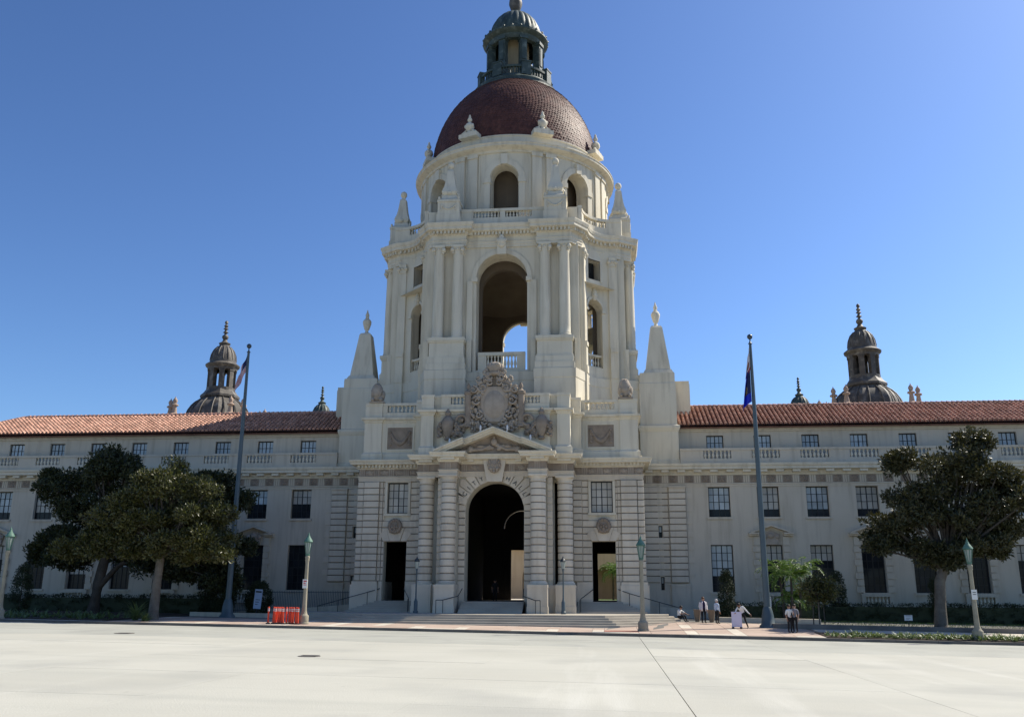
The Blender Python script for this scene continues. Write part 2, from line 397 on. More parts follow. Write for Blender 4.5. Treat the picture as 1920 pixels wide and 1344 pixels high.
dk.panel(lambda x, z, d: (x, 21 + d, z), 3.9, 12, 1.3, 12, [(7.9, 9.9, 1.34, 6.05)], .8); dk.panel(lambda x, z, d: (x, 21 + d, z), -12, -3.9, 1.3, 12, [(-9.7, -8.0, 1.34, 3.2)], .8)
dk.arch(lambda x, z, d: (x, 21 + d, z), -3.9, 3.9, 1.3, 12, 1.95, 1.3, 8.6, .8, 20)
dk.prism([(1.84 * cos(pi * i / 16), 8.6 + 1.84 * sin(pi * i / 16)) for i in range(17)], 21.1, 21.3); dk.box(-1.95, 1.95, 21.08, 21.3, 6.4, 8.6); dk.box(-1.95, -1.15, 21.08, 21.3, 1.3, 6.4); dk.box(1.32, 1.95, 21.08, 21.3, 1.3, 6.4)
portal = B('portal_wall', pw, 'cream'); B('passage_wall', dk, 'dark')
B('passage_floor', M().box(-12, 12, -.2, 26, .9, 1.335), 'curb')
for s in (1, -1):
    courses(portal, s, 10.15, 11.45, -.27, d=.36)
    courses(portal, s, 11.50, 12.03, -.1, d=.5, joined=False)
    courses(portal, s, 9.86, 10.12, -.05, d=.15, joined=True)
    for k in range(15):                                            # field of the wing wall
        z0, z1 = ZC[k], ZC[k + 1]
        if k in (6, 7, 8): segs = [(6.95, 9.84)] if k != 7 else [(6.95, 8.05), (9.05, 9.84)]
        elif k < 6: segs = [(6.95, 7.70), (9.64, 9.84)]
        else: segs = [(6.95, 7.46), (9.70, 9.84)]
        for a, b in segs: block(portal, s * a, s * b, .02, z0, z1, .12)
    courses(portal, s, 6.22, 6.92, -.2, d=.34)
    courses(portal, s, 2.39, 2.93, -2.6, 0, 12, d=.12)
    courses(portal, s, 4.23, 4.66, -2.62, d=.5)
    for a_, b_, z0_, z1_ in ((6.95, 9.84, ZC[6], ZC[9]), (6.95, 7.70, ZC[0], ZC[6]), (9.64, 9.84, ZC[0], ZC[6]), (6.95, 7.46, ZC[9], ZC[15]), (9.70, 9.84, ZC[9], ZC[15])): MORTAR.box(s * a_, s * b_, .085, .115, z0_, z1_)
    # side faces of the end pier
    for k in range(15): STONES.box(s * 12.0, s * 12.05, .6, 4.4, ZC[k] + JT, ZC[k + 1] - JT)
    # flat arch over the small door: keystone with mask and splayed voussoirs
    c = 8.68
    for nm, pts in (('keystone', [(-.42, 6.13), (.42, 6.13), (.78, 7.2), (-.78, 7.2)]), ('voussoir', [(-.97, 6.13), (-.47, 6.13), (-.72, 6.95), (-1.0, 6.95), (-1.35, 6.72)]), ('voussoir', [(.47, 6.13), (.97, 6.13), (1.35, 6.72), (1.0, 6.95), (.72, 6.95)])):
        B(nm, M().prism([(s * c + x, z) for x, z in pts], -.12 if nm == 'keystone' else -.04, .14), 'stone', portal)
    md = M(); md.blob((s * c, -.14, 7.36), (.60, .2, .62), 18, 12)
    for k in range(14):
        a = 2 * pi * k / 14; md.blob((s * c + .46 * cos(a), -.26, 7.36 + .48 * sin(a)), (.15, .14, .17), 6, 5)
    for dx, dz, r in ((0, .0, .11), (-.17, .12, .08), (.17, .12, .08), (0, -.24, .13), (-.2, -.08, .12), (.2, -.08, .12)): md.blob((s * c + dx, -.34, 7.34 + dz), (r, .1, r * 1.1), 8, 6)
    for k in range(-3, 4): md.blob((s * c + k * .13, -.26, 6.93 - .1 * (3 - abs(k)) * .35), (.07, .09, .16), 6, 5)
    B('mask_medallion', md, 'terra', smooth=50)
    # window surround
    fr = M()
    for a, b, z0, z1 in ((7.48, 7.69, 8.4, 11.02), (9.47, 9.68, 8.4, 11.02), (7.48, 9.68, 11.0, 11.12), (7.42, 9.74, 8.2, 8.41)): fr.box(s * a, s * b, -.06, .3, z0, z1)
    B('window_surround', fr, 'cream')
    # plinths
    pl = M()
    pl.box(s * 9.95, s * 12.22, -.5, 5.0, -.5, 2.62); pl.box(s * 10.0, s * 12.12, -.42, 5.0, 2.62, 2.88)
    pl.box(s * 6.45, s * 7.7, -.12, .15, -.5, 2.88); pl.box(s * 9.65, s * 9.95, -.1, .15, -.5, 2.88)
    B('plinth', pl, 'stone')
    pl = M(); pl.box(s * 2.82, s * 4.37, -4.9, -2.45, -.2, 2.5); pl.box(s * 2.80, s * 4.39, -4.93, -2.45, 2.38, 2.6); pl.box(s * 2.79, s * 4.41, -4.95, -2.45, -.2, 1.0)
    pl.box(s * 2.38, s * 2.9, -2.62, -2.45, -.2, 2.88); pl.box(s * 4.38, s * 4.9, -2.95, -2.3, -.2, 2.6)
    B('plinth', pl, 'stone')
    pl = M(); pl.box(s * 4.9, s * 6.43, -3.35, .1, -.2, 2.5); pl.box(s * 4.88, s * 6.45, -3.38, .1, 2.38, 2.6); pl.box(s * 4.87, s * 6.47, -3.41, .1, -.2, 1.0)
    B('plinth', pl, 'stone')
# banded columns
def drum_mesh():
    h = .545 - 2 * JT
    return M().lathe(0, 0, [(.55, 0), (.585, 0), (.615, .03), (.615, h - .03), (.585, h), (.55, h)], 28, cap=False).mesh('column_drum', [MT['stone']], 40)
DM = drum_mesh()
for s in (1, -1):
    for cx, cy in ((3.58, -3.6), (5.65, -2.12)):
        c = M().lathe(s * cx, cy, [(.56, 2.75), (.56, 11.0)], 28, cap=False)
        c.lathe(s * cx, cy, [(.70, 2.6), (.72, 2.66), (.72, 2.76), (.64, 2.84), (.62, 2.9)], 28, cap=False)
        c.lathe(s * cx, cy, [(.60, 10.53), (.66, 10.56), (.66, 10.62), (.61, 10.64), (.61, 10.76), (.72, 10.93), (.72, 10.97)], 28, cap=False)
        c.box(s * cx - .74, s * cx + .74, cy - .74, cy + .74, 10.96, 11.1)
        c.box(s * cx - .74, s * cx + .74, cy - .74, cy + .74, 2.56, 2.66)
        col = B('column', c, 'stone', smooth=40)
        obj('mortar', M().lathe(s * cx, cy, [(.568, 2.8), (.568, 10.6)], 28, cap=False), 'grime', col, 40)
        for k in range(14): link('column_drum', DM, col, (s * cx, cy, ZC[k] + JT))
# voussoirs of the great arch with the name
zc = 8.36; ra = 2.37
angs = [15, 30, 43, 55, 67, 79]; tops = [12.33, 11.44, 10.93, 10.38, 9.83, 9.45]
ring = B('arch_ring', M().lathe(0, 0, [(ra + .02, 0)], 3, cap=False) if 0 else M().prism([(-ra - .05 + 0, 8.3), (-ra - .02, 8.3), (-ra - .02, 8.36), (-ra - .05, 8.36)], -2.62, -2.5), 'stone')
for s in (1, -1):
    for i in range(5):
        t0, t1 = rad(angs[i] + .7), rad(angs[i + 1] - .7)
        zt, zb = tops[i], tops[i + 1]
        arc = [(ra * sin(t0 + (t1 - t0) * k / 4), zc + ra * cos(t0 + (t1 - t0) * k / 4)) for k in range(5)]
        x0 = math.tan(t0) * (zt - zc); x1 = min(math.tan(t1) * (zb - zc), 2.94)
        pts = arc + [(x1, zc + x1 / math.tan(t1)), (x1, zt - .03), (min(x0, 2.9), zt - .03)]
        B('voussoir', M().prism([(s * x, z) for x, z in pts], -2.68, -2.45), 'stone', ring)
key = B('keystone', M().prism([(-.62, zc + 2.3), (.62, zc + 2.3), (.95, 12.5), (-.95, 12.5)], -3.05, -2.4), 'stone')
km = M(); km.blob((0, -3.06, 11.95), (.5, .3, .62), 16, 12)
for k in range(12):
    a = 2 * pi * k / 12; km.blob((.42 * cos(a), -3.2, 11.98 + .52 * sin(a)), (.14, .13, .17), 6, 5)
for dx, dz, r in ((0, -.02, .1), (-.16, .1, .08), (.16, .1, .08), (0, -.28, .12), (-.24, -.3, .14), (.24, -.3, .14), (0, -.5, .13)): km.blob((dx, -3.32, 11.95 + dz), (r, .1, r * 1.15), 8, 6)
B('mask', km, 'terra2', key, 50)
kc = M(); kc.box(-.4, .4, -3.2, -2.5, 12.5, 12.66); B('keystone_cap', kc, 'terra', key)
def letter(ch, ang, r):
    cu = bpy.data.curves.new('letter', 'FONT'); cu.body = ch; cu.size = .50; cu.extrude = .012; cu.align_x = 'CENTER'; cu.align_y = 'CENTER'
    o = bpy.data.objects.new('tmp', cu); COL.objects.link(o)
    dg = bpy.context.evaluated_depsgraph_get(); me = bpy.data.meshes.new_from_object(o.evaluated_get(dg))
    bpy.data.objects.remove(o); me.name = 'letter'; me.materials.clear(); me.materials.append(MT['iron'])
    a = rad(ang)
    p = link('letter', me, ring, (r * sin(a), -2.70, zc + r * cos(a)))
    p.rotation_euler = (Matrix.Rotation(a, 4, 'Y') @ Matrix.Rotation(pi / 2, 4, 'X')).to_euler()
for ch, a in zip('CITY', (-61.3, -49.2, -37.2, -23)): letter(ch, a, 2.76)
for ch, a in zip('HALL', (23, 37.2, 49.2, 61.3)): letter(ch, a, 2.76)

# entablature of the portal
EP = [(12.0, 4.5), (12.0, -.12), (6.35, -.12), (6.35, -2.72), (4.3, -2.72), (4.3, -4.2), (2.86, -4.2), (2.86, -2.72)]
EPATH = EP + [(-x, y) for x, y in reversed(EP)]
EPATH = EPATH[::-1]                                  # walk so that outside is on the right
e = M().sweep(EPATH, [(-.3, 11.09), (.0, 11.09), (.0, 11.25), (.03, 11.27), (.03, 11.42), (.1, 11.46), (.1, 11.52), (-.3, 11.52)])
B('architrave', e, 'stone')
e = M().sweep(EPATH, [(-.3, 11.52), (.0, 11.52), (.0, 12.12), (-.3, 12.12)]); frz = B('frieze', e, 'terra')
e = M().sweep(EPATH, [(-.3, 12.12), (.08, 12.12), (.1, 12.2), (.16, 12.24), (.18, 12.42), (.58, 12.46), (.62, 12.5), (.62, 12.62), (.68, 12.66), (.76, 12.8), (.76, 12.86), (-.3, 12.9)])
corn = B('cornice', e, 'cream')
def frieze_run(x0, x1, y, n):
    w_ = (x1 - x0) / n
    for i in range(n):
        a = x0 + i * w_
        tg = M()
        for k in range(3): tg.box(a + .06 + k * .17, a + .18 + k * .17, y - .05, y + .02, 11.54, 12.06)
        tg.box(a + .03, a + .58, y - .06, y + .02, 12.05, 12.12)
        B('triglyph', tg, 'terra2', frz)
        if w_ > .95:
            me_ = M(); cx = a + .6 + (w_ - .6) / 2
            me_.blob((cx, y, 11.82), (.2, .07, .2), 10, 6)
            for sx in (-1, 1): me_.blob((cx + sx * .24, y, 11.86), (.12, .06, .1), 6, 5); me_.blob((cx + sx * .2, y, 11.68), (.1, .05, .07), 6, 5)
            B('metope_relief', me_, 'terra2', frz, 50)
for s in (1, -1):
    frieze_run(min(s * 6.9, s * 12.0), max(s * 6.9, s * 12.0), -.12, 4)
    frieze_run(s * 5.65 - .3, s * 5.65 + .32, -2.72, 1); frieze_run(s * 3.58 - .3, s * 3.58 + .32, -4.2, 1)
    frieze_run(min(s * 1.1, s * 2.8), max(s * 1.1, s * 2.8), -2.72, 1)
dn = M()
for s in (1, -1):
    for k in range(19): dn.box(s * 12.0 - s * k * .3, s * 12.0 - s * k * .3 - s * .16, -.5, -.2, 12.22, 12.44)
    for x, y, n_ in ((5.65, -2.72, 1), (3.58, -4.2, 1)):
        dn.box(s * x - .55, s * x + .55, y - .5, y - .1, 12.26, 12.44)
    dn.box(s * 1.7, s * 2.2, -3.2, -2.9, 12.26, 12.44)
B('dentils', dn, 'cream', corn, kind='stuff')
# pediment
pd = M()
for s in (1, -1):
    def rk(x, z, dz): return (s * x, z + dz)
    for (xa, za, xb, zb, y0) in ((4.72, 12.9, 2.36, 13.88, -4.95), (2.36, 13.88, 0, 14.82, -4.35)):
        for (lo, hi, oy) in ((-.02, .12, 0), (-.2, -.02, .14), (-.36, -.2, .3)):
            pd.prism([(s * xa, za + lo), (s * xb, zb + lo), (s * xb, zb + hi), (s * xa, za + hi)], y0 + oy, -2.6)
ped = B('pediment', pd, 'cream')
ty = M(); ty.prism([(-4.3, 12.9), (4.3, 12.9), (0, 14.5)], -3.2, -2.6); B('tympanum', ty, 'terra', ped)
rl = M()
for s in (1, -1):
    for k in range(16):
        t = k / 15; x = .25 + 2.6 * t
        rl.blob((s * x, -3.3, 13.05 + .55 * (1 - t) * random.uniform(.3, 1)), (.2 * (1.2 - t * .5), .16, .17), 7, 5, .15)
    rl.blob((s * 1.95, -3.35, 13.22), (.26, .2, .26), 10, 8); rl.blob((s * 1.1, -3.35, 13.45), (.32, .2, .14), 10, 6); rl.tube([(s * .3, -3.36, 13.5), (s * 1.0, -3.42, 13.2), (s * 1.8, -3.36, 13.2)], .12)
rl.blob((0, -3.4, 13.8), (.28, .24, .3), 10, 8); rl.blob((0, -3.4, 14.15), (.13, .16, .14), 8, 6)
B('pediment_relief', rl, 'terra2', ped, 50)
for x, z in ((-3.55, 13.45), (-1.05, 14.5), (1.12, 14.5), (2.98, 13.68)):
    fl = M().lathe(x, -4.2, [(.05, z), (.05, z + .12)], 6); fl.blob((x + .04, -4.22, z + .33), (.09, .1, .24), 7, 6)
    B('floodlight', fl, 'signw', smooth=50)

# attic over the portal
AP = [(11.72, 4.5), (11.72, -.02), (10.2, -.02), (10.2, .12), (6.98, .12), (6.98, -1.0), (6.15, -1.0), (6.15, -3.0), (5.1, -3.0), (5.1, -2.6), (4.5, -2.6), (4.5, -3.0)]
APATH = (AP + [(-x, y) for x, y in reversed(AP)])[::-1]
at = M().sweep(APATH, [(-.8, 12.9), (.14, 12.9), (.14, 13.45), (.04, 13.55), (0, 13.6), (0, 16.15), (.05, 16.18), (.1, 16.28), (.1, 16.34), (.26, 16.42), (.28, 16.6), (.0, 16.66), (-.8, 16.66)])
B('attic_wall', at, 'cream')
B('portal_roof', M().box(-11.6, 11.6, .2, 5.4, 16.3, 16.62), 'cream')
def baluster_mesh(h, r):
    return shared(('bal', h, r), lambda: M().lathe(0, 0, [(r * .75, 0), (r * .75, h * .08), (r * .5, h * .12), (r, h * .34), (r * .9, h * .45), (r * .42, h * .72), (r * .45, h * .82), (r * .75, h * .9), (r * .75, h)], 8).mesh('baluster', [MT['cream']], 40))
def balustrade(parent, p0, p1, z, h, n, r=.11):
    bm_ = baluster_mesh(round(h, 3), r)
    for i in range(n):
        t = (i + .5) / n; link('baluster', bm_, parent, (p0[0] + (p1[0] - p0[0]) * t, p0[1] + (p1[1] - p0[1]) * t, z))
pp = M().sweep(APATH, [(-.42, 16.64), (-.02, 16.64), (-.02, 17.06), (-.42, 17.06)])
cp = [(-.45, 17.68), (.02, 17.68), (.02, 17.9), (-.45, 17.9)]
pp.sweep(APATH, cp)
def solid(p): return [(-.40, 17.05), (-.02, 17.05), (-.02, 17.7), (-.40, 17.7)]
for sgn in (1, -1):
    a = [(11.72, 4.5), (11.72, -.02), (10.2, -.02), (10.2, .12), (9.8, .12)]; b = [(7.3, .12), (6.98, .12), (6.98, -1.0), (6.15, -1.0), (6.15, -3.0), (5.1, -3.0), (5.1, -2.6), (4.5, -2.6), (4.5, -3.0), (3.7, -3.0)]; c = [(2.4, -3.0), (0, -3.0)]
    for q in (a, b, c):
        q = [(sgn * x, y) for x, y in q]
        pp.sweep(q[::-1] if sgn == 1 else q, solid(0))
par = B('parapet', pp, 'cream')
for s in (1, -1):
    balustrade(par, (s * 7.3, .34), (s * 9.8, .34), 17.06, .62, 7, .13)
    balustrade(par, (s * 2.45, -2.8), (s * 3.7, -2.8), 17.06, .62, 4, .13)
    rp = M(); rp.box(s * 7.35, s * 9.85, .06, .2, 13.7, 13.86); rp.box(s * 7.35, s * 9.85, .06, .2, 15.74, 15.9)
    for a, b in ((7.35, 7.5), (9.7, 9.85)): rp.box(s * a, s * b, .06, .2, 13.86, 15.74)
    fr = B('relief_frame', rp, 'cream')
    rr = M(); rr.box(s * 7.5, s * 9.7, .1, .2, 13.86, 15.74)
    for k in range(17):
        t = -1 + k / 8; z = 15.1 - .75 * (1 - t * t)
        rr.blob((s * 8.6 + t * .72, .06, z), (.13, .12, .13 + .09 * (1 - t * t)), 7, 5, .1)
    for sx in (-1, 1):
        for k in range(5): rr.blob((s * 8.6 + sx * .82, .07, 15.1 - k * .2), (.1 + .02 * k, .09, .13), 6, 5)
        rr.blob((s * 8.6 + sx * .84, .04, 15.3), .13, 8, 6)
    for k in range(9): rr.box(s * 8.6 - .9 + k * .2, s * 8.6 - .82 + k * .2, .08, .12, 15.45, 15.68)
    B('garland_relief', rr, 'terra', fr, 50)
    # recumbent lion on the corner pier
    ln = M(); x = s * 10.75; y = .35
    ln.box(x - .62, x + .62, y - .5, y + .6, 17.9, 18.06)
    ln.blob((x, y + .1, 18.5), (.55, .6, .55), 12, 9); ln.blob((x - .05, y - .1, 19.0), (.5, .5, .72), 12, 9, .05); ln.blob((x - .08, y - .4, 18.75), (.27, .25, .36), 10, 8)
    for sx in (-1, 1): ln.blob((x + sx * .36, y - .45, 18.2), (.16, .3, .16), 8, 6); ln.blob((x + sx * .45, y, 18.7), (.2, .3, .4), 8, 6)
    for k in range(16):
        a = 2 * pi * k / 16; ln.blob((x - .05 + .38 * cos(a), y - .3 + .1 * sin(a * 3), 19.0 + .45 * sin(a)), (.14, .13, .2), 6, 5, .1)
    B('lion_statue', ln, 'terra2', smooth=60)
    # posts, urns and scrolls beside the cartouche
    y = -3.3
    post = M().lathe(s * 2.18, y, [(.34, 15.05), (.34, 15.2), (.28, 15.25), (.3, 17.75), (.36, 17.8), (.36, 18.0), (.2, 18.1), (.1, 18.25), (.18, 18.45), (.05, 18.75)], 14)
    B('herm_post', post, 'terra', smooth=45)
    u = M().lathe(s * 3.85, y, [(.2, 14.0), (.3, 14.1), (.18, 14.25), (.34, 14.5), (.52, 15.1), (.56, 15.5), (.5, 15.62), (.38, 15.85), (.18, 16.02), (.2, 16.1), (.26, 16.25), (.14, 16.45), (.04, 16.65)], 16)
    for sx in (-1, 1):
        u.tube([(s * 3.85 + sx * (.5 + .25 * sin(t * 3.1)), y, 15.5 - 1.2 * t) for t in [i / 8 for i in range(9)]], [.13, .15, .17, .2, .2, .2, .18, .15, .1], 8)
        for k in range(7): u.blob((s * 3.85 + sx * random.uniform(.5, .8), y - .15, 14.3 + k * .18), (.15, .15, .13), 6, 5, .15)
    B('urn', u, 'terra', smooth=50)
    sc = M()
    for k in range(26): 
        t = k / 25; sc.blob((s * (2.55 + .9 * t), y + .05 + .1 * sin(k), 14.3 + .5 * random.random() + 1.6 * (1 - t) ** 1.5 * random.random()), (.2, .2, .2), 7, 5, .2)
    sc.tube([(s * (2.7 + .45 * cos(t)), y - .15, 15.6 + .45 * sin(t)) for t in [i * .5 for i in range(11)]], .14, 8)
    B('scroll_carving', sc, 'terra', smooth=50)
# great cartouche with crown
ct = M(); y = -3.35
def sh(t): return 1.28 * (1 - .52 * max(0, (.55 - t) / .55) ** 1.7) * (1 - .18 * max(0, (t - .6) / .4))
pts = []
for k in range(13): t = k / 12; pts.append((sh(t), 15.35 + 3.1 * t))
ring_ = [(x, z) for x, z in pts] + [(-x, z) for x, z in reversed(pts)]
ct.prism([(x * 1.12, z) for x, z in ring_], y - .05, -2.7); ct.prism([(x * .9, 15.45 + (z - 15.35) * .94) for x, z in ring_], y - .18, y)
ct.blob((0, y - .05, 16.9), (.98, .34, 1.25), 16, 12)
def scroll(cx, cz, r, turns, dirn, w_=.12, yy=None):
    n_ = int(turns * 12); P = []; Rr = []
    for i in range(n_ + 1):
        t = i / n_; a = dirn * t * turns * 2 * pi + (pi / 2); q = r * (1 - .82 * t); P.append((cx + q * cos(a), (yy or y) - .2 - .1 * t, cz + q * sin(a))); Rr.append(w_ * (1 - .5 * t))
    ct.tube(P, Rr, 8)
for s in (1, -1):
    scroll(s * 1.0, 18.3, .45, 1.5, -s); scroll(s * .55, 19.15, .38, 1.5, s); scroll(s * 1.45, 17.2, .4, 1.4, -s); scroll(s * 1.25, 16.05, .34, 1.4, s); scroll(s * .75, 15.45, .3, 1.3, -s); scroll(s * .35, 18.75, .3, 1.3, -s)
    ct.tube([(s * 1.3, y, 15.9), (s * 1.58, y - .1, 16.6), (s * 1.45, y, 17.6), (s * 1.15, y - .1, 18.4), (s * .75, y, 19.1)], [.1, .16, .18, .17, .1], 8)
    for k in range(34):
        t = random.random(); x = (1.55 - 1.15 * t ** .8) + random.uniform(-.28, .18); ct.blob((s * x, y - .1 + random.uniform(-.15, .15), 17.2 + 2.5 * t), (.15, .16, .17), 6, 5, .25)
    for k in range(16): ct.blob((s * random.uniform(.2, 1.6), y + random.uniform(-.15, .1), 14.7 + random.random() * .9), (.17, .16, .15), 6, 5, .25)
    for k in range(6): ct.blob((s * (1.75 + .08 * k), y, 18.45 - .02 * k * k), (.13, .13, .1), 6, 5, .2)
hw = lambda z: 2.0 if z < 17.9 else 2.0 - 1.45 * ((z - 17.9) / 1.9) ** .8
zs_ = [14.7, 16, 17, 17.9, 18.3, 18.7, 19.1, 19.5, 19.8]
ct.prism([(hw(z), z) for z in zs_] + [(-hw(z), z) for z in reversed(zs_)], -3.2, -2.7)
for k in range(150):                                     # leaves and fruit filling the field round the shield
    z = random.uniform(14.9, 19.7); x = random.uniform(.3, 1.02) * hw(z)
    if abs(x) < 1.0 and 15.7 < z < 18.2: continue
    q = random.uniform(.09, .17)
    for s in (1, -1): ct.blob((s * x, -3.32 + random.uniform(-.1, .08), z), (q, q * 1.1, q * random.uniform(.8, 1.5)), 6, 5, .2)
for s in (1, -1):
    scroll(s * 1.72, 18.15, .34, 1.4, s, .1); scroll(s * 1.25, 18.95, .3, 1.4, -s, .1); scroll(s * .8, 19.6, .28, 1.4, s, .1)
ct.lathe(0, y + .15, [(.52, 19.35), (.62, 19.45), (.6, 19.6), (.5, 19.65), (.66, 20.0), (.62, 20.25), (.42, 20.45), (.1, 20.55)], 14)
for k in range(8): a = pi + pi * k / 7; ct.blob((.6 * cos(a), y + .15 + .5 * sin(a), 20.1), (.16, .16, .26), 7, 6)
ct.blob((.25, y - .35, 20.2), (.26, .22, .2), 8, 6)
B('cartouche', ct, 'terra2', smooth=55)

# ------------------------------------------------------------------ windows
def frame_mesh(w_, h, nc, nr, mull):
    def f():
        mm = M(); b = .07; t = .032
        mm.box(-w_ / 2, w_ / 2, 0, .1, 0, b); mm.box(-w_ / 2, w_ / 2, 0, .1, h - b, h)
        mm.box(-w_ / 2, -w_ / 2 + b, 0, .1, b, h - b); mm.box(w_ / 2 - b, w_ / 2, 0, .1, b, h - b)
        for i in range(1, nc):
            x = -w_ / 2 + w_ * i / nc; q = t * (1.8 if (mull and i * 2 == nc) else 1); mm.box(x - q / 2 - .008, x + q / 2 + .008, .005, .09, b, h - b)
        for j in range(1, nr):
            z = h * j / nr; q = t * (2.2 if (mull and j * 2 == nr and nr > 4) else 1); mm.box(-w_ / 2 + b, w_ / 2 - b, .012, .085, z - q / 2 - .006, z + q / 2 + .006)
        return mm.mesh('window', [MT['frame']])
    return shared(('fr', w_, h, nc, nr, mull), f)
def window(cx, y, z0, w_, h, nc, nr, dark=(), sep=True, sill=True, rz=0, mt='blind', parent=None):
    if mt == 'blind' and nr > 2 and rz == 0: mt = random.choice(('blind', 'blind', 'curtain'))
    wo = link('window', frame_mesh(w_, h, nc, nr, True), parent or CH, (cx, y, z0), rz)
    pw_, ph = w_ / nc, h / nr
    pm = {k: shared(('pane', round(pw_, 3), round(ph, 3), k), lambda k=k: M().box(-pw_ / 2 + .01, pw_ / 2 - .01, .045, .06, .01, ph - .01).mesh('pane', [MT[k]])) for k in (mt, 'glass')}
    if sep:
        for i in range(nc):
            for j in range(nr):
                link('pane', pm['glass' if j in dark else mt], wo, (-w_ / 2 + pw_ * (i + .5), 0, ph * j))
    else:
        for k in (mt, 'glass'):
            mm = M()
            for i in range(nc):
                for j in range(nr):
                    if (j in dark) == (k == 'glass'): mm.box(-w_ / 2 + pw_ * i + .01, -w_ / 2 + pw_ * (i + 1) - .01, .045, .06, ph * j + .01, ph * (j + 1) - .01)
            if mm.f: link('glazing', mm.mesh('glazing', [MT[k]]), wo, kind='stuff')
    if sill: link('sill', shared(('sill', w_), lambda: M().box(-w_ / 2 - .16, w_ / 2 + .16, -.42, .1, -.2, -.01).mesh('sill', [MT['white']])), wo)
    return wo
for s in (1, -1): window(s * 8.58, .32, 8.42, 1.78, 2.56, 4, 4, sill=False)

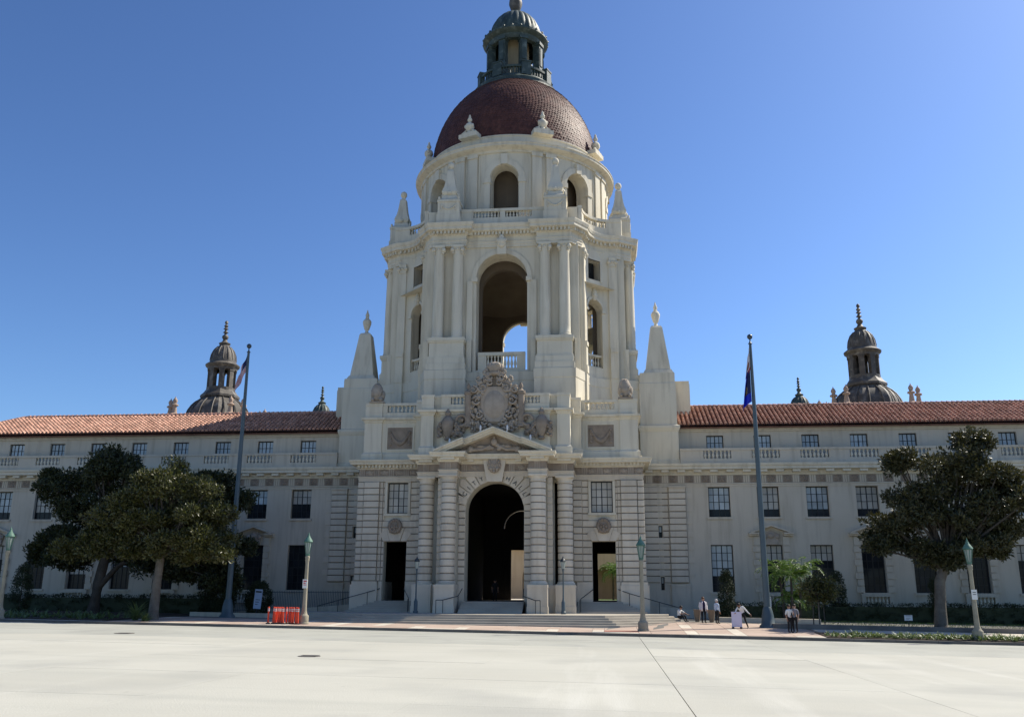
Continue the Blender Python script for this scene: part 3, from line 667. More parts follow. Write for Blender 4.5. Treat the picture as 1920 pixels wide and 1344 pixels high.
# ------------------------------------------------------------------ wings
WX = [18.7 + 4.15 * k for k in range(9)]
XE = 55.
darks2 = {1: {0: (0,), 1: (0,), 3: (0,)}, -1: {0: (0, 1), 1: (0, 1), 7: (0,), 2: (0, 1)}}
for s in (1, -1):
    fm = lambda x, z, d, s=s: (s * x, 5.0 + d, z)
    holes = []
    for x in WX: holes += [(x - .93, x + .93, 2.15, 6.08), (x - .93, x + .93, 8.42, 11.03)]
    holes += [(13.4, 13.72, 6.6, 7.7), (13.45, 13.75, 2.3, 3.4)]
    wl = M().panel(fm, 11.9, XE, -1.2, 13.0, holes, .6)
    wl.panel(lambda x, z, d, s=s: (s * x, 6.0 + d, z), 11.9, XE, 12.9, 16.55, [(x - .75, x + .75, 14.4, 15.72) for x in WX], .5)
    wl.box(s * 11.9, s * XE, 5.0, 6.5, 12.7, 13.02)
    wl.box(s * 11.9, s * XE, 14.4, 14.9, -1.2, 16.4)
    wl.box(s * (XE - .5), s * XE, 5.6, 14.4, -1.2, 16.4)
    wall = B('wing_wall', wl, 'white')
    # plinth course, architrave, frieze, cornice
    P = [(s * 12.0, 5.0), (s * XE, 5.0)]
    if s == 1: P = P
    else: P = P[::-1]
    e = M().sweep(P, [(-.1, 11.06), (.06, 11.06), (.06, 11.22), (.12, 11.26), (.12, 11.36), (-.1, 11.36)]); B('architrave', e, 'white')
    e = M().sweep(P, [(-.1, 11.36), (.03, 11.36), (.03, 12.05), (-.1, 12.05)]); wf = B('frieze', e, 'terra2')
    e = M().sweep(P, [(-.1, 12.05), (.1, 12.05), (.14, 12.2), (.2, 12.24), (.2, 12.42), (.78, 12.5), (.78, 12.72), (.86, 12.78), (.9, 12.95), (.9, 13.0), (-.3, 13.04)]); wc = B('cornice', e, 'cream')
    dn = M(); k = 0
    gl = M()
    while 12.7 + .7 * k < XE - 1:
        x = 12.7 + .7 * k
        if k % 2 == 0: dn.box(s * (x - .33), s * (x + .33), 4.34, 4.8, 12.26, 12.46)
        if k % 2 == 0:
            tg = shared(('wtri',), lambda: (lambda q: [q.box(-.26 + i * .19, -.12 + i * .19, -.04, .02, 0, .62) for i in range(3)] and q.mesh('triglyph', [MT['white']]))(M()))
            link('triglyph', tg, wf, (s * x, 4.96, 11.4))
        else:
            rs = shared(('wmet',), lambda: (lambda q: (q.box(-.33, .33, -.02, .02, 0, .62), [q.blob((dx, -.03, dz), (.13, .08, .12), 7, 5) for dx, dz in ((0, .3), (-.17, .38), (.17, .38), (-.12, .18), (.12, .18), (0, .48))], q.mesh('metope_relief', [MT['terra']], 50))[2])(M()))
            link('metope_relief', rs, wf, (s * x, 4.96, 11.4))
        for q in range(2): gl.box(s * (x - .2 + q * .25), s * (x - .05 + q * .25), 4.86, 4.95, 11.28, 11.36)
        k += 1
    B('modillions', dn, 'cream', wc, kind='stuff')
    # balustrade above the cornice
    bl = M(); bl.box(s * 15.5, s * XE, 4.72, 5.05, 13.02, 13.48); bl.box(s * 15.5, s * XE, 4.68, 5.08, 14.18, 14.38)
    edges = [15.5] + [v for x in WX for v in (x - 1.2, x + 1.2)] + [XE]
    for i in range(0, len(edges) - 1, 2): bl.box(s * edges[i], s * edges[i + 1], 4.74, 5.03, 13.48, 14.18)
    wb = B('balustrade', bl, 'white')
    for i, x in enumerate(WX[:8]): balustrade(wb, (s * (x - 1.2), 4.88), (s * (x + 1.2), 4.88), 13.48, .7, 7, .13)
    # windows
    for i, x in enumerate(WX):
        sep2 = not (s == 1 and i in (5, 7, 8)) and not (s == -1 and i in (3, 4, 8)); sep1 = (s == 1 and i in (0, 2, 3, 4)) or (s == -1 and i in (0, 1))
        window(s * x, 5.3, 8.44, 1.84, 2.58, 4, 4, darks2[s].get(i, random.choice(((), (), (0,), (0, 1)))), sep2)
        window(s * x, 5.3, 2.17, 1.84, 3.9, 4, 6, {1: {0: (0, 1), 2: (0, 1, 2, 3)}, -1: {0: (0, 1, 2, 3, 4, 5), 1: (0, 1, 2, 3, 4, 5)}}[s].get(i, random.choice(((0, 1, 2), (0, 1, 2, 3, 4, 5), (0, 1, 2, 3), (0, 1)))), sep1)
        window(s * x, 6.2, 14.42, 1.48, 1.28, 4, 2, (), False, False)
        if i % 2:                                       # every second bay: pedimented surround with quoins and a small balustrade
            su = M(); yy = 4.86
            for k in range(7):
                for sx in (-1, 1):
                    wq = .62 if k % 2 == 0 else .5
                    su.box(s * x + sx * .95, s * x + sx * (.95 + wq), yy, 5.02, 2.15 + k * .55 + .03, 2.15 + (k + 1) * .55 - .03)
            for sx in (-1, 1): su.box(s * x + sx * .95, s * x + sx * 1.5, yy - .02, 5.02, 6.03, 6.75)
            for lo, hi, oy in ((0, .14, -.42), (-.14, 0, -.25)):
                for sx in (-1, 1): su.prism([(s * x + sx * 1.85, 6.95 + lo), (s * x + sx * 1.05, 6.95 + lo), (s * x + sx * 1.05, 6.95 + hi), (s * x + sx * 1.85, 6.95 + hi)], 4.9 + oy, 5.0)
            for sx in (-1, 1):
                su.prism([(s * x + sx * 1.7, 7.02), (s * x, 7.62), (s * x, 7.78), (s * x + sx * 1.7, 7.16)], 4.5, 5.0)
            su.box(s * x - 1.3, s * x + 1.3, 4.7, 5.02, 1.05, 1.3); su.box(s * x - 1.3, s * x + 1.3, 4.68, 5.02, 1.85, 2.1)
            for sx in (-1, 1): su.box(s * x + sx * .95, s * x + sx * 1.28, 4.72, 5.02, 1.3, 1.85)
            so_ = B('window_surround', su, 'white')
            bk = M().prism([(s * x - .55, 6.1), (s * x + .55, 6.1), (s * x + .75, 6.95), (s * x, 7.3), (s * x - .75, 6.95)], 4.8, 5.0); bk.blob((s * x, 4.78, 6.85), (.32, .15, .25), 9, 6)
            for q in (-1, 1): bk.blob((s * x + q * .5, 4.8, 6.75), (.18, .12, .2), 7, 5)
            B('carved_keystone', bk, 'terra2', so_, 50)
            balustrade(so_, (s * x - .9, 4.84), (s * x + .9, 4.84), 1.3, .55, 6, .11)
    # slit windows
    for a, b, c, d in ((13.4, 13.72, 6.6, 7.7), (13.45, 13.75, 2.3, 3.4)): window(s * (a + b) / 2, 5.25, c, b - a, d - c, 1, 2, (0,), False, False)
    # banded strips beside the portal
    for k in range(15):
        block(wall, s * 12.06, s * 14.3, 4.9, ZC[k], ZC[k + 1], .12) if k not in (0, 7, 8) else [block(wall, s * a, s * b, 4.9, ZC[k], ZC[k + 1], .12) for a, b in ((12.06, 13.38), (13.76, 14.3))]
        if k == 0: MORTAR.box(s * 14.35, s * 15.78, 4.76, 4.8, ZC[0], ZC[15]); MORTAR.box(s * 12.06, s * 13.36, 4.96, 4.995, ZC[0], ZC[15]); MORTAR.box(s * 13.78, s * 14.3, 4.96, 4.995, ZC[0], ZC[15])
        block(wall, s * 14.35, s * (15.78), 4.68, ZC[k], ZC[k + 1], .34)
        STONES.box(s * 15.84, s * (16.35 if k % 2 else 15.95), 4.93, 5.03, ZC[k] + JT, ZC[k + 1] - JT)
    pl = M(); pl.box(s * 14.3, s * 15.84, 4.6, 5.1, -1, 2.6); pl.box(s * 14.26, s * 15.88, 4.56, 5.1, 2.6, 2.8); B('plinth', pl, 'white'); B('plinth', M().box(s * 12, s * 14.3, 4.8, 5.1, -1, 2.25), 'white'); B('pilaster_cap', M().box(s * 14.3, s * 15.84, 4.56, 5.1, 10.95, 11.08), 'white')
    # stepped tower with obelisk
    ob = M()
    q = [(s * 12.1, 8.9), (s * 12.1, 5.05), (s * 15.4, 5.05), (s * 15.4, 8.9)]
    if s == -1: q = q[::-1]
    ob.sweep(q, [(.1, 12.95), (.1, 13.4), (.04, 13.45), (.04, 15.95), (.1, 16.05), (.2, 16.3), (.2, 16.5), (-.02, 16.6), (-.02, 20.4), (-.08, 20.5), (-.08, 21.25), (-.2, 21.35)])
    ob.box(s * 12.2, s * 15.3, 5.15, 8.9, 21.0, 21.4)
    q2 = [(s * 12.7, 8.4), (s * 12.7, 5.7), (s * 15.15, 5.7), (s * 15.15, 8.4)]
    def taper(x0, z0, h0, z1, h1): ob.add([(s * 13.93 + a * h, 7.1 + b * h, z) for z, h in ((z0, h0), (z1, h1)) for a, b in ((-1, -1), (1, -1), (1, 1), (-1, 1))], [(0, 1, 2, 3), (4, 5, 6, 7), (0, 1, 5, 4), (1, 2, 6, 5), (2, 3, 7, 6), (3, 0, 4, 7)])
    taper(0, 21.4, 1.45, 21.9, 1.18); taper(0, 21.9, 1.12, 26.1, .55); taper(0, 26.1, .55, 26.3, .42)
    B('obelisk_tower', ob, 'cream')
    B('urn_finial', M().lathe(s * 13.93, 7.1, [(.34, 26.28), (.2, 26.42), (.14, 26.6), (.16, 26.68), (.24, 26.75), (.3, 26.95), (.4, 27.3), (.42, 27.55), (.3, 27.75), (.16, 27.85), (.2, 27.92), (.14, 28.0), (.2, 28.2), (.1, 28.45), (.03, 28.75)], 14), 'cream', smooth=50)
    lb = M(); lb.box(s * 15.3, s * 16.9, 8.2, 12, 16.4, 21.0); lb.box(s * 15.3, s * 16.86, 8.26, 12, 21.0, 21.3); B('tower_buttress', lb, 'cream')
    # tiled roof
    ey, ez, ry, rz_ = 5.35, 16.58, 10.0, 19.1
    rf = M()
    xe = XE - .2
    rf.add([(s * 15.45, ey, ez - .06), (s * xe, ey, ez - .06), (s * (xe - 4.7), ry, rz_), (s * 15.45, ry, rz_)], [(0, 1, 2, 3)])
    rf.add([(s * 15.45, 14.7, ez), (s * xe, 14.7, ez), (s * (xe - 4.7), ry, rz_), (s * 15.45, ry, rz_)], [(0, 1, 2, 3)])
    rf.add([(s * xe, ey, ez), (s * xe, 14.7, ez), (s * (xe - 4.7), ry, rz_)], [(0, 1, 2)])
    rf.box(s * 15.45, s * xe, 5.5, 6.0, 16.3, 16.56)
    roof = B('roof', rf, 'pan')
    B('eaves', M().sweep([(s * 15.5, 6.0), (s * xe, 6.0)] if s == 1 else [(s * xe, 6.0), (s * 15.5, 6.0)], [(-.1, 16.05), (.1, 16.05), (.15, 16.2), (.35, 16.3), (.5, 16.42), (.5, 16.56), (-.1, 16.56)]), 'white')
    def tile_me():
        mm = M(); n = 5; L = .46; r0, r1 = .14, .108
        vs = []
        for j, (t, r, zz) in enumerate(((0, r0, .055), (L, r1, .0))):
            for i in range(n + 1):
                a = pi * i / n; vs.append((r * cos(a), t, r * 1.35 * sin(a) + zz))
        fs = [(i, i + 1, n + 2 + i, n + 1 + i) for i in range(n)] + [tuple(range(n + 1))]
        mm.add(vs, fs); return mm
    base = tile_me(); pitch_gap = .0; tm = shared('roof_tile', lambda: base.mesh('roof_tile', [MT['tile']], 60))
    sl_ = math.atan2(rz_ - ez, ry - ey); Ls = math.hypot(ry - ey, rz_ - ez); pitch = .40; nrow = int(Ls / .42); bulk = M()
    for i in range(int((xe - 15.5) / pitch)):
        x = s * (15.65 + i * pitch)
        for j in range(nrow):
            t = j * .42
            if abs(x) > xe - t * cos(sl_) - .1: continue
            jt = random.uniform(-.012, .012); yy = ey - .06 + t * cos(sl_) ; zz = ez + t * sin(sl_)
            if j < 3 and i < 48:
                o = link('roof_tile', tm, roof, (x + jt, yy, zz)); o.rotation_euler = (sl_, 0, jt * 2)
            else:
                for_v = [(x + jt + vx, yy + vy * cos(sl_) - vz * sin(sl_), zz + vy * sin(sl_) + vz * cos(sl_)) for vx, vy, vz in base.v]
                bulk.add(for_v, base.f)
    link('roof_tiles', bulk.mesh('roof_tiles', [MT['tile']], 60), roof, kind='stuff')
    rd = M()
    k = 15.5
    while k < xe - 4.9:
        rd.tube([(s * k, ry, rz_ + .08), (s * (k + .5), ry, rz_ + .05)], [.2, .16], 8); k += .46
    rd.tube([(s * (xe - 4.7), ry, rz_ + .05), (s * xe, ey, ez + .05)], .18, 8)
    link('ridge_tiles', rd.mesh('ridge_tiles', [MT['tile']], 60), roof, kind='stuff')
link('mortar', MORTAR.mesh('mortar', [MT['grime']]), CH, kind='stuff')
link('stone_courses', STONES.mesh('stone_courses', [MT['stone']]), CH, kind='stuff')

# ------------------------------------------------------------------ central tower
CY = 12.0
T_ = [(1, 0), (0, 1), (-1, 0), (0, -1)]; N_ = [(0, -1), (1, 0), (0, 1), (-1, 0)]
def uv(k, u, v): return (u * T_[k][0] + v * N_[k][0], CY + u * T_[k][1] + v * N_[k][1])
def F(k): return lambda u, v, z: (*uv(k, u, v), z)
AC, AR = 10.49, 3.29
def arc_pt(k, x, d):                                    # concave corner wall, x along the arc, d inward
    p = rad(225) + x / AR; return uv(k, AC + (AR + d) * cos(p), AC + (AR + d) * sin(p))
AL = 2.49
def plan(vb, vm, ub, um, d=0, n=10):
    out = []
    for k in range(4):
        out += [uv(k, u, v) for u, v in ((-ub, vb), (-um, vb), (-um, vm), (um, vm), (um, vb), (ub, vb))]
        out += [arc_pt(k, -AL + 2 * AL * i / n, d) for i in range(n + 1)]
    return out
tb = M()
PL = plan(12.15, 11.15, 6.5, 3.1)
tb.sweep(PL, [(.1, 12.9), (.1, 19.85), (.14, 19.9), (.14, 20.7), (.0, 20.75), (-1.5, 20.75)], closed=True)
tb.lathe(0, CY, [(10.8, 20.6), (.1, 20.6)], 24, cap=False)
B('tower_base', tb, 'cream')
tw = M()
for k in range(4):
    f = lambda x, z, d, k=k: (*uv(k, x, 11.0 - d), z)
    tw.arch(f, -3.2, 3.2, 20.7, 33.0, 2.3, 20.9, 29.45, 1.8, 22)
    for s in (1, -1):
        tw.hexa(F(k), s * 3.2, s * 6.9, 9.2, 11.05, 20.7, 32.6)
        tw.hexa(F(k), s * 2.62, s * 3.15, 10.98, 11.16, 20.7, 29.2)         # jamb pilaster
    f2 = lambda x, z, d, k=k: (*arc_pt(k, x, d), z)
    tw.arch(f2, -AL, AL, 20.7, 29.2, .95, 21.7, 27.15, 1.1, 12)
    tw.panel(f2, -AL, -.8, 29.2, 33.0, [], 1.1); tw.panel(f2, .8, AL, 29.2, 33.0, [], 1.1)
    tw.panel(f2, -.8, .8, 29.2, 30.0, [], 1.1); tw.panel(f2, -.8, .8, 31.95, 33.0, [], 1.1)
B('tower_wall', tw, 'cream')
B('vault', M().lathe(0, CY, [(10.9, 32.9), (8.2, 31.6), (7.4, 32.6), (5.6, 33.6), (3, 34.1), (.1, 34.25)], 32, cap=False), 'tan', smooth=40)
inn = M()
for k in range(4):                                          # inner arcade ring seen through the great arches
    f = lambda x, z, d, k=k: (*uv(k, x, 8.6 - d), z)
    inn.arch(f, -6.2, 6.2, 20.7, 33.0, 2.12, 20.7, 29.0, .6, 20)
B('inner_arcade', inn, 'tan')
def dcurve(mm, k, x0, x1, d0, d1, z0, z1, n=3):
    for i in range(n):
        a = x0 + (x1 - x0) * i / n; b = x0 + (x1 - x0) * (i + 1) / n
        mm.hexa(lambda x, d, z: (*arc_pt(k, x, d), z), a, b, d0, d1, z0, z1)
for k in range(4):
    ks = M()
    for s in (1, -1):
        pm_ = M()
        # column pedestals with mouldings
        for u0, u1, v1, z0, z1 in ((3.05, 6.5, 12.2, 20.74, 21.3), (3.12, 6.43, 12.1, 21.3, 21.85), (3.18, 6.36, 12.02, 21.85, 22.0), (3.24, 6.30, 11.96, 22.0, 23.25), (3.16, 6.38, 12.05, 23.25, 23.4), (3.1, 6.44, 12.12, 23.4, 23.68)):
            pm_.hexa(F(k), s * u0, s * u1, 11.0, v1, z0, z1)
        B('column_pedestal', pm_, 'cream')
        for u0, u1 in ((2.62, 3.06), (6.5, 6.95)):
            pm_ = M(); pm_.hexa(F(k), s * u0, s * u1, 10.9, 11.3, 20.72, 23.6); B('pedestal_pier', pm_, 'cream')
        # pilaster at the ends of the concave corner
        pm_ = M(); x0, x1 = (1.62, 2.42) if s == 1 else (-2.42, -1.62)
        for d0, z0, z1 in ((-.3, 13.0, 20.74), (-.36, 20.74, 21.4), (-.28, 21.4, 23.2), (-.36, 23.2, 23.6), (-.2, 23.6, 31.5), (-.3, 32.1, 32.4)): dcurve(pm_, k, x0, x1, d0, .1, z0, z1)
        dcurve(pm_, k, x0 - .03, x1 + .03, -.27, .1, 31.5, 32.1)
        for q in (x0 + .02, x1 - .02): p = arc_pt(k, q, -.27); pm_.blob((p[0], p[1], 31.9), (.2, .2, .2), 9, 7); pm_.blob((p[0], p[1], 31.66), (.1, .1, .12), 7, 5)
        p = arc_pt(k, (x0 + x1) / 2, -.3); pm_.blob((p[0], p[1], 31.95), .12, 7, 5)
        B('pilaster', pm_, 'cream', smooth=40)
    sc_ = M(); dcurve(sc_, k, -1.62, 1.62, -.07, .1, 29.15, 29.5, 6); B('string_course', sc_, 'cream')          # string course below the square window
    # archivolts
    for hw, zsp, o in ((2.3, 29.45, 11.0),):
        n = 22; ar = M()
        for i in range(n):
            a0, a1 = pi * i / n, pi * (i + 1) / n
            ar.add([(*uv(k, -q * cos(a), o + dv), zsp + q * sin(a)) for dv in (0, .12) for a in (a0, a1) for q in (hw + .02, hw + .42)], [(4, 5, 7, 6), (0, 4, 6, 2), (1, 3, 7, 5)])
        B('archivolt', ar, 'cream')
        for s in (1, -1): ar = M(); ar.hexa(F(k), s * 2.2, s * 2.78, 10.6, 11.2, 29.1, 29.48); B('impost', ar, 'cream')
    ar = M()
    for i in range(12):
        a0, a1 = pi * i / 12, pi * (i + 1) / 12
        ar.add([(*arc_pt(k, -q * cos(a), dv), 27.15 + q * sin(a)) for dv in (0, -.1) for a in (a0, a1) for q in (.97, 1.22)], [(4, 5, 7, 6), (0, 4, 6, 2), (1, 3, 7, 5)])
    B('archivolt', ar, 'cream')
    for q in (-1.25, .9): ar = M(); dcurve(ar, k, q, q + .35, -.16, .4, 26.9, 27.15); B('impost', ar, 'cream')
    ar = M()
    for sx in (-1, 1): dcurve(ar, k, sx * .8, sx * 1.05, -.08, .1, 29.9, 32.05)
    dcurve(ar, k, -1.05, 1.05, -.08, .1, 31.95, 32.15, 4); B('window_surround', ar, 'cream')
    # carved keys
    ks.hexa(F(k), -.42, .42, 10.9, 11.4, 31.6, 32.6); 
    for dx, dz, r in ((0, .5, .42), (0, .15, .3), (-.3, .6, .2), (.3, .6, .2), (0, .9, .25), (-.25, .25, .18), (.25, .25, .18)): p = uv(k, dx, 11.42); ks.blob((p[0], p[1], 32.35 + dz), (r, r * .7, r), 9, 7, .06)
    B('carved_keystone', ks, 'cream', smooth=50); ks = M()
    p = arc_pt(k, 0, -.12); 
    for dz, r in ((0, .22), (.3, .3), (.6, .26), (.85, .18), (1.05, .1)): ks.blob((p[0], p[1], 28.15 + dz), r, 8, 6, .06)
    B('carved_keystone', ks, 'cream', smooth=50)
# paired columns with scrolled capitals
cm = M(); cm.lathe(0, 0, [(.58, 23.66), (.62, 23.72), (.6, 23.84), (.52, 23.9), (.54, 23.98), (.5, 24.05), (.5, 24.6), (.485, 28), (.44, 31.4), (.47, 31.5), (.45, 31.56)], 24, cap=False)
cmesh = cm.mesh('tower_column', [MT['cream']], 40)
cc = M(); cc.lathe(0, 0, [(.45, 31.5), (.5, 31.75), (.5, 32.1)], 16, cap=False); cc.box(-.56, .56, -.56, .56, 32.18, 32.4); cc.box(-.5, .5, -.5, .5, 32.1, 32.18)
for sx in (-1, 1):
    for sy in (-1, 1):
        cc.blob((sx * .46, sy * .46, 31.95), (.2, .2, .22), 10, 8); cc.blob((sx * .4, sy * .44, 31.68), (.12, .1, .12), 7, 5)
for a in range(4): cc.blob((.5 * cos(a * pi / 2), .5 * sin(a * pi / 2), 32.0), .12, 7, 5)
capm = cc.mesh('capital', [MT['cream']], 50)
bs = M().box(-.62, .62, -.62, .62, 23.6, 23.7).mesh('column_base', [MT['cream']])
for k in range(4):
    for s in (1, -1):
        for u in (3.93, 5.66):
            x, y = uv(k, s * u, 11.47)
            c_ = link('tower_column', cmesh, CH, (x, y, 0), k * pi / 2); link('capital', capm, c_); link('column_base', bs, c_)
# entablature of the tower
EPL = plan(11.72, 11.12, 6.3, 3.2)
e = M().sweep(EPL, [(-.6, 32.38), (0, 32.38), (0, 32.6), (.04, 32.63), (.04, 32.85), (.09, 32.9), (.09, 32.96), (.0, 33.0), (0, 33.4), (.08, 33.45), (.16, 33.5), (.18, 33.72), (.55, 33.8), (.6, 33.85), (.6, 34.1), (.66, 34.15), (.74, 34.4), (.74, 34.46), (-.6, 34.52), (-2.2, 34.52)], closed=True)
te = B('tower_entablature', e, 'cream')
dn = M()
n_ = len(EPL)
for i in range(n_):
    a, b = EPL[i], EPL[(i + 1) % n_]; dx, dy = b[0] - a[0], b[1] - a[1]; L = math.hypot(dx, dy); 
    if L < .3: continue
    nx, ny = dy / L, -dx / L; c = max(1, int(L / .32))
    for j in range(c):
        t = (j + .5) / c; p = (a[0] + dx * t, a[1] + dy * t); q = .085
        dn.hexa(lambda s_, o_, z_: (p[0] + dx / L * s_ + nx * o_, p[1] + dy / L * s_ + ny * o_, z_), -q, q, .1, .42, 33.48, 33.78)
B('dentils', dn, 'cream', te, kind='stuff')
tp = M().lathe(0, CY, [(10.9, 34.5), (.2, 34.5)], 24, cap=False)
# terrace parapet
for k in range(4):
    for z0, z1, o in ((34.5, 35.42, 0), (36.02, 36.28, .03)):
        tp.hexa(F(k), -3.85, 3.85, 10.55 - o, 10.9 + o, z0, z1)
        dcurve(tp, k, -AL - .5, AL + .5, -.05 - o, .3 + o, z0, z1, 10)
    for a, b in ((-3.85, -2.7), (-.25, .25), (2.7, 3.85)): tp.hexa(F(k), a, b, 10.56, 10.89, 35.4, 36.05)
    for a, b in ((-AL - .5, -1.5), (1.5, AL + .5)): dcurve(tp, k, a, b, -.03, .28, 35.4, 36.05, 3)
    for s in (1, -1):
        for h, z0, z1 in ((1.08, 34.5, 35.5), (1.0, 35.5, 36.75), (1.06, 36.75, 36.95)): tp.hexa(F(k), s * 4.9 - h, s * 4.9 + h, 10.75 - h, 10.75 + h, z0, z1)
        tp.hexa(F(k), s * 5.9, s * 6.9, 9.6, 11.0, 34.5, 36.1)
tpo = B('terrace_parapet', tp, 'cream')
for k in range(4):
    for a, b in ((-2.7, -.25), (.25, 2.7)): balustrade(tpo, uv(k, a, 10.72), uv(k, b, 10.72), 35.42, .6, 8, .11)
    for i in range(8):
        p = arc_pt(k, -1.5 + 3 * (i + .5) / 8, .12); link('baluster', baluster_mesh(.6, .11), tpo, (p[0], p[1], 35.42))
def obel():
    mm = M()
    def sq(prof):
        for (h0, z0), (h1, z1) in zip(prof[:-1], prof[1:]):
            mm.add([(a * h, b * h, z) for z, h in ((z0, h0), (z1, h1)) for a, b in ((-1, -1), (1, -1), (1, 1), (-1, 1))], [(0, 1, 2, 3), (4, 5, 6, 7), (0, 1, 5, 4), (1, 2, 6, 5), (2, 3, 7, 6), (3, 0, 4, 7)])
    sq([(.92, 0), (.9, .15), (.72, .3), (.66, .55), (.62, .62)]); sq([(.56, .62), (.68, .8), (.72, .98), (.66, 1.2), (.54, 1.55), (.45, 2.0), (.37, 2.6), (.30, 3.25)]); sq([(.30, 3.25), (.15, 3.45), (.15, 3.58)])
    mm.blob((0, 0, 3.88), (.33, .33, .36), 12, 9)
    for a in range(4): c, s_ = cos(a * pi / 2), sin(a * pi / 2); mm.blob((.62 * c, .62 * s_, .86), (.26, .26, .22), 9, 7)
    for a, b in ((-1, -1), (1, -1), (1, 1), (-1, 1)): mm.blob((a * .9, b * .9, .22), (.12, .12, .2), 6, 5)
    return mm.mesh('obelisk', [MT['cream']], 35)
om = obel()
sw = M()
for i in range(9): t = -1 + i / 4; sw.blob((t * .6, 0, -.3 + .3 * t * t), (.12, .09, .1), 6, 5)
for sx in (-1, 1):
    for i in range(4): sw.blob((sx * .68, 0, .1 - i * .15), (.1, .08, .1), 6, 5)
swm = sw.mesh('garland', [MT['cream']], 50)
for k in range(4):
    for s in (1, -1):
        x, y = uv(k, s * 4.9, 10.75); o_ = link('obelisk', om, CH, (x, y, 36.95))
        x, y = uv(k, s * 4.9, 11.76); link('garland', swm, tpo, (x, y, 36.35), k * pi / 2)
# drum
DR = 9.6
dr = M(); dtr = M()
for k in range(8):
    a0 = -pi / 2 + k * pi / 4
    f = lambda x, z, d, a0=a0: ((DR - d) * cos(a0 + x / DR), CY + (DR - d) * sin(a0 + x / DR), z)
    h = DR * pi / 8
    dr.arch(f, -h, h, 34.4, 43.1, 1.36, 34.5, 39.95, 1.3, 16)
    def dbox(mm, x0, x1, d0, d1, z0, z1, n=2):
        for i in range(n): mm.hexa(lambda x, d, z: f(x, z, d), x0 + (x1 - x0) * i / n, x0 + (x1 - x0) * (i + 1) / n, d0, d1, z0, z1)
    for s in (1, -1):
        dbox(dtr, s * 1.36, s * 1.95, -.14, .1, 34.5, 39.5); dbox(dtr, s * 1.3, s * 2.02, -.22, .5, 39.5, 40.0)
        dbox(dtr, s * 2.35, s * 2.5, -.06, .1, 34.5, 42.5); dbox(dtr, s * 2.62, s * 3.55, -.2, .1, 34.5, 42.5); dbox(dtr, s * 2.55, s * 3.62, -.3, .1, 42.2, 42.6)
    for i in range(14):
        b0, b1 = pi * i / 14, pi * (i + 1) / 14
        dtr.add([f(-q * cos(b), 39.97 + q * sin(b), dd) for dd in (0, -.16) for b in (b0, b1) for q in (1.38, 1.92)], [(4, 5, 7, 6), (0, 4, 6, 2), (1, 3, 7, 5)])
    dbox(dtr, -.3, .3, -.32, 0, 41.3, 42.35, 1)
    dr.lathe(0, CY, [(8.3, 43.0), (8.3, 34.5)], 1) if 0 else None
B('drum_wall', dr, 'cream'); B('drum_trim', dtr, 'cream')
dc = M().lathe(0, CY, [(9.55, 42.55), (9.75, 42.6), (9.78, 42.8), (9.95, 42.9), (10.3, 43.0), (10.35, 43.05), (10.35, 43.25), (10.42, 43.3), (10.42, 43.36), (9.1, 43.5), (9.05, 43.52), (9.05, 44.62), (9.12, 44.66), (9.12, 44.78), (8.7, 44.8)], 96, cap=False)
B('drum_cornice', dc, 'cream', smooth=30)
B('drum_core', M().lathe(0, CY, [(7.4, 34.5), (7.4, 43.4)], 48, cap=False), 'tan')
# dome with scalloped tiles
def dprof(t): return (8.75 * cos(t), 44.7 + 10.5 * sin(t))
dome = B('dome', M().lathe(0, CY, [dprof(rad(62) * i / 24) for i in range(25)], 96, cap=False), 'dome', smooth=60)
tl = M(); t = 0.0; row = 0
while t < rad(60.5):
    r, z = dprof(t); dt = .27 / math.hypot(8.75 * sin(t), 10.5 * cos(t)); n = max(40, int(2 * pi * r / .31)); r2, z2 = dprof(t + dt * 1.25)
    nr_, nz_ = cos(t) * 10.5, sin(t) * 8.75; L = math.hypot(nr_, nz_); nr_ /= L; nz_ /= L
    for i in range(n):
        a = 2 * pi * (i + (.5 if row % 2 else 0)) / n
        if sin(a) > .45: continue
        hw = pi / n * .97; b = .065 + random.uniform(-.015, .015)
        def P(aa, rr, zz, o): return ((rr + nr_ * o) * cos(aa), CY + (rr + nr_ * o) * sin(aa), zz + nz_ * o)
        rl_, zl_ = dprof(t - dt * .0); rt_, zt_ = dprof(max(0, t - dt * .55))
        tl.add([P(a - hw, r2, z2, .01), P(a + hw, r2, z2, .01), P(a + hw, rl_, zl_, b * .8), P(a, rt_, zt_, b * 1.1), P(a - hw, rl_, zl_, b * .8), P(a, r2, z2, .03),
                P(a + hw, rl_, zl_, 0), P(a, rt_, zt_, 0), P(a - hw, rl_, zl_, 0)], [(0, 5, 3, 4), (5, 1, 2, 3), (4, 3, 7, 8), (3, 2, 6, 7)])
    t += dt; row += 1
link('dome_tiles', tl.mesh('dome_tiles', [MT['dome']]), dome, kind='stuff')
# seated figures round the foot of the dome
fg = M(); fg.box(-1.0, 1.0, -.42, .5, -.02, .42); fg.box(-.7, .7, -.36, .45, .42, .56)
fg.lathe(0, 0, [(.36, .55), (.26, .68), (.24, .78), (.40, 1.0), (.46, 1.2), (.42, 1.42), (.3, 1.58), (.15, 1.68), (.13, 1.8), (.23, 1.9), (.23, 2.05), (.1, 2.3), (.12, 2.4), (.02, 2.6)], 12)
for s in (1, -1):
    fg.tube([(s * .72, -.1, .58), (s * .5, -.15, .66), (s * .3, -.15, .86)], [.12, .12, .07], 7); fg.blob((s * .4, -.12, 1.3), (.12, .16, .2), 8, 6)
fgm = fg.mesh('urn_finial', [MT['cream']], 45)
for k in range(8):
    a = -pi / 2 + pi / 8 + k * pi / 4; link('urn_finial', fgm, CH, (9.32 * cos(a), CY + 9.32 * sin(a), 44.78), a + pi / 2)
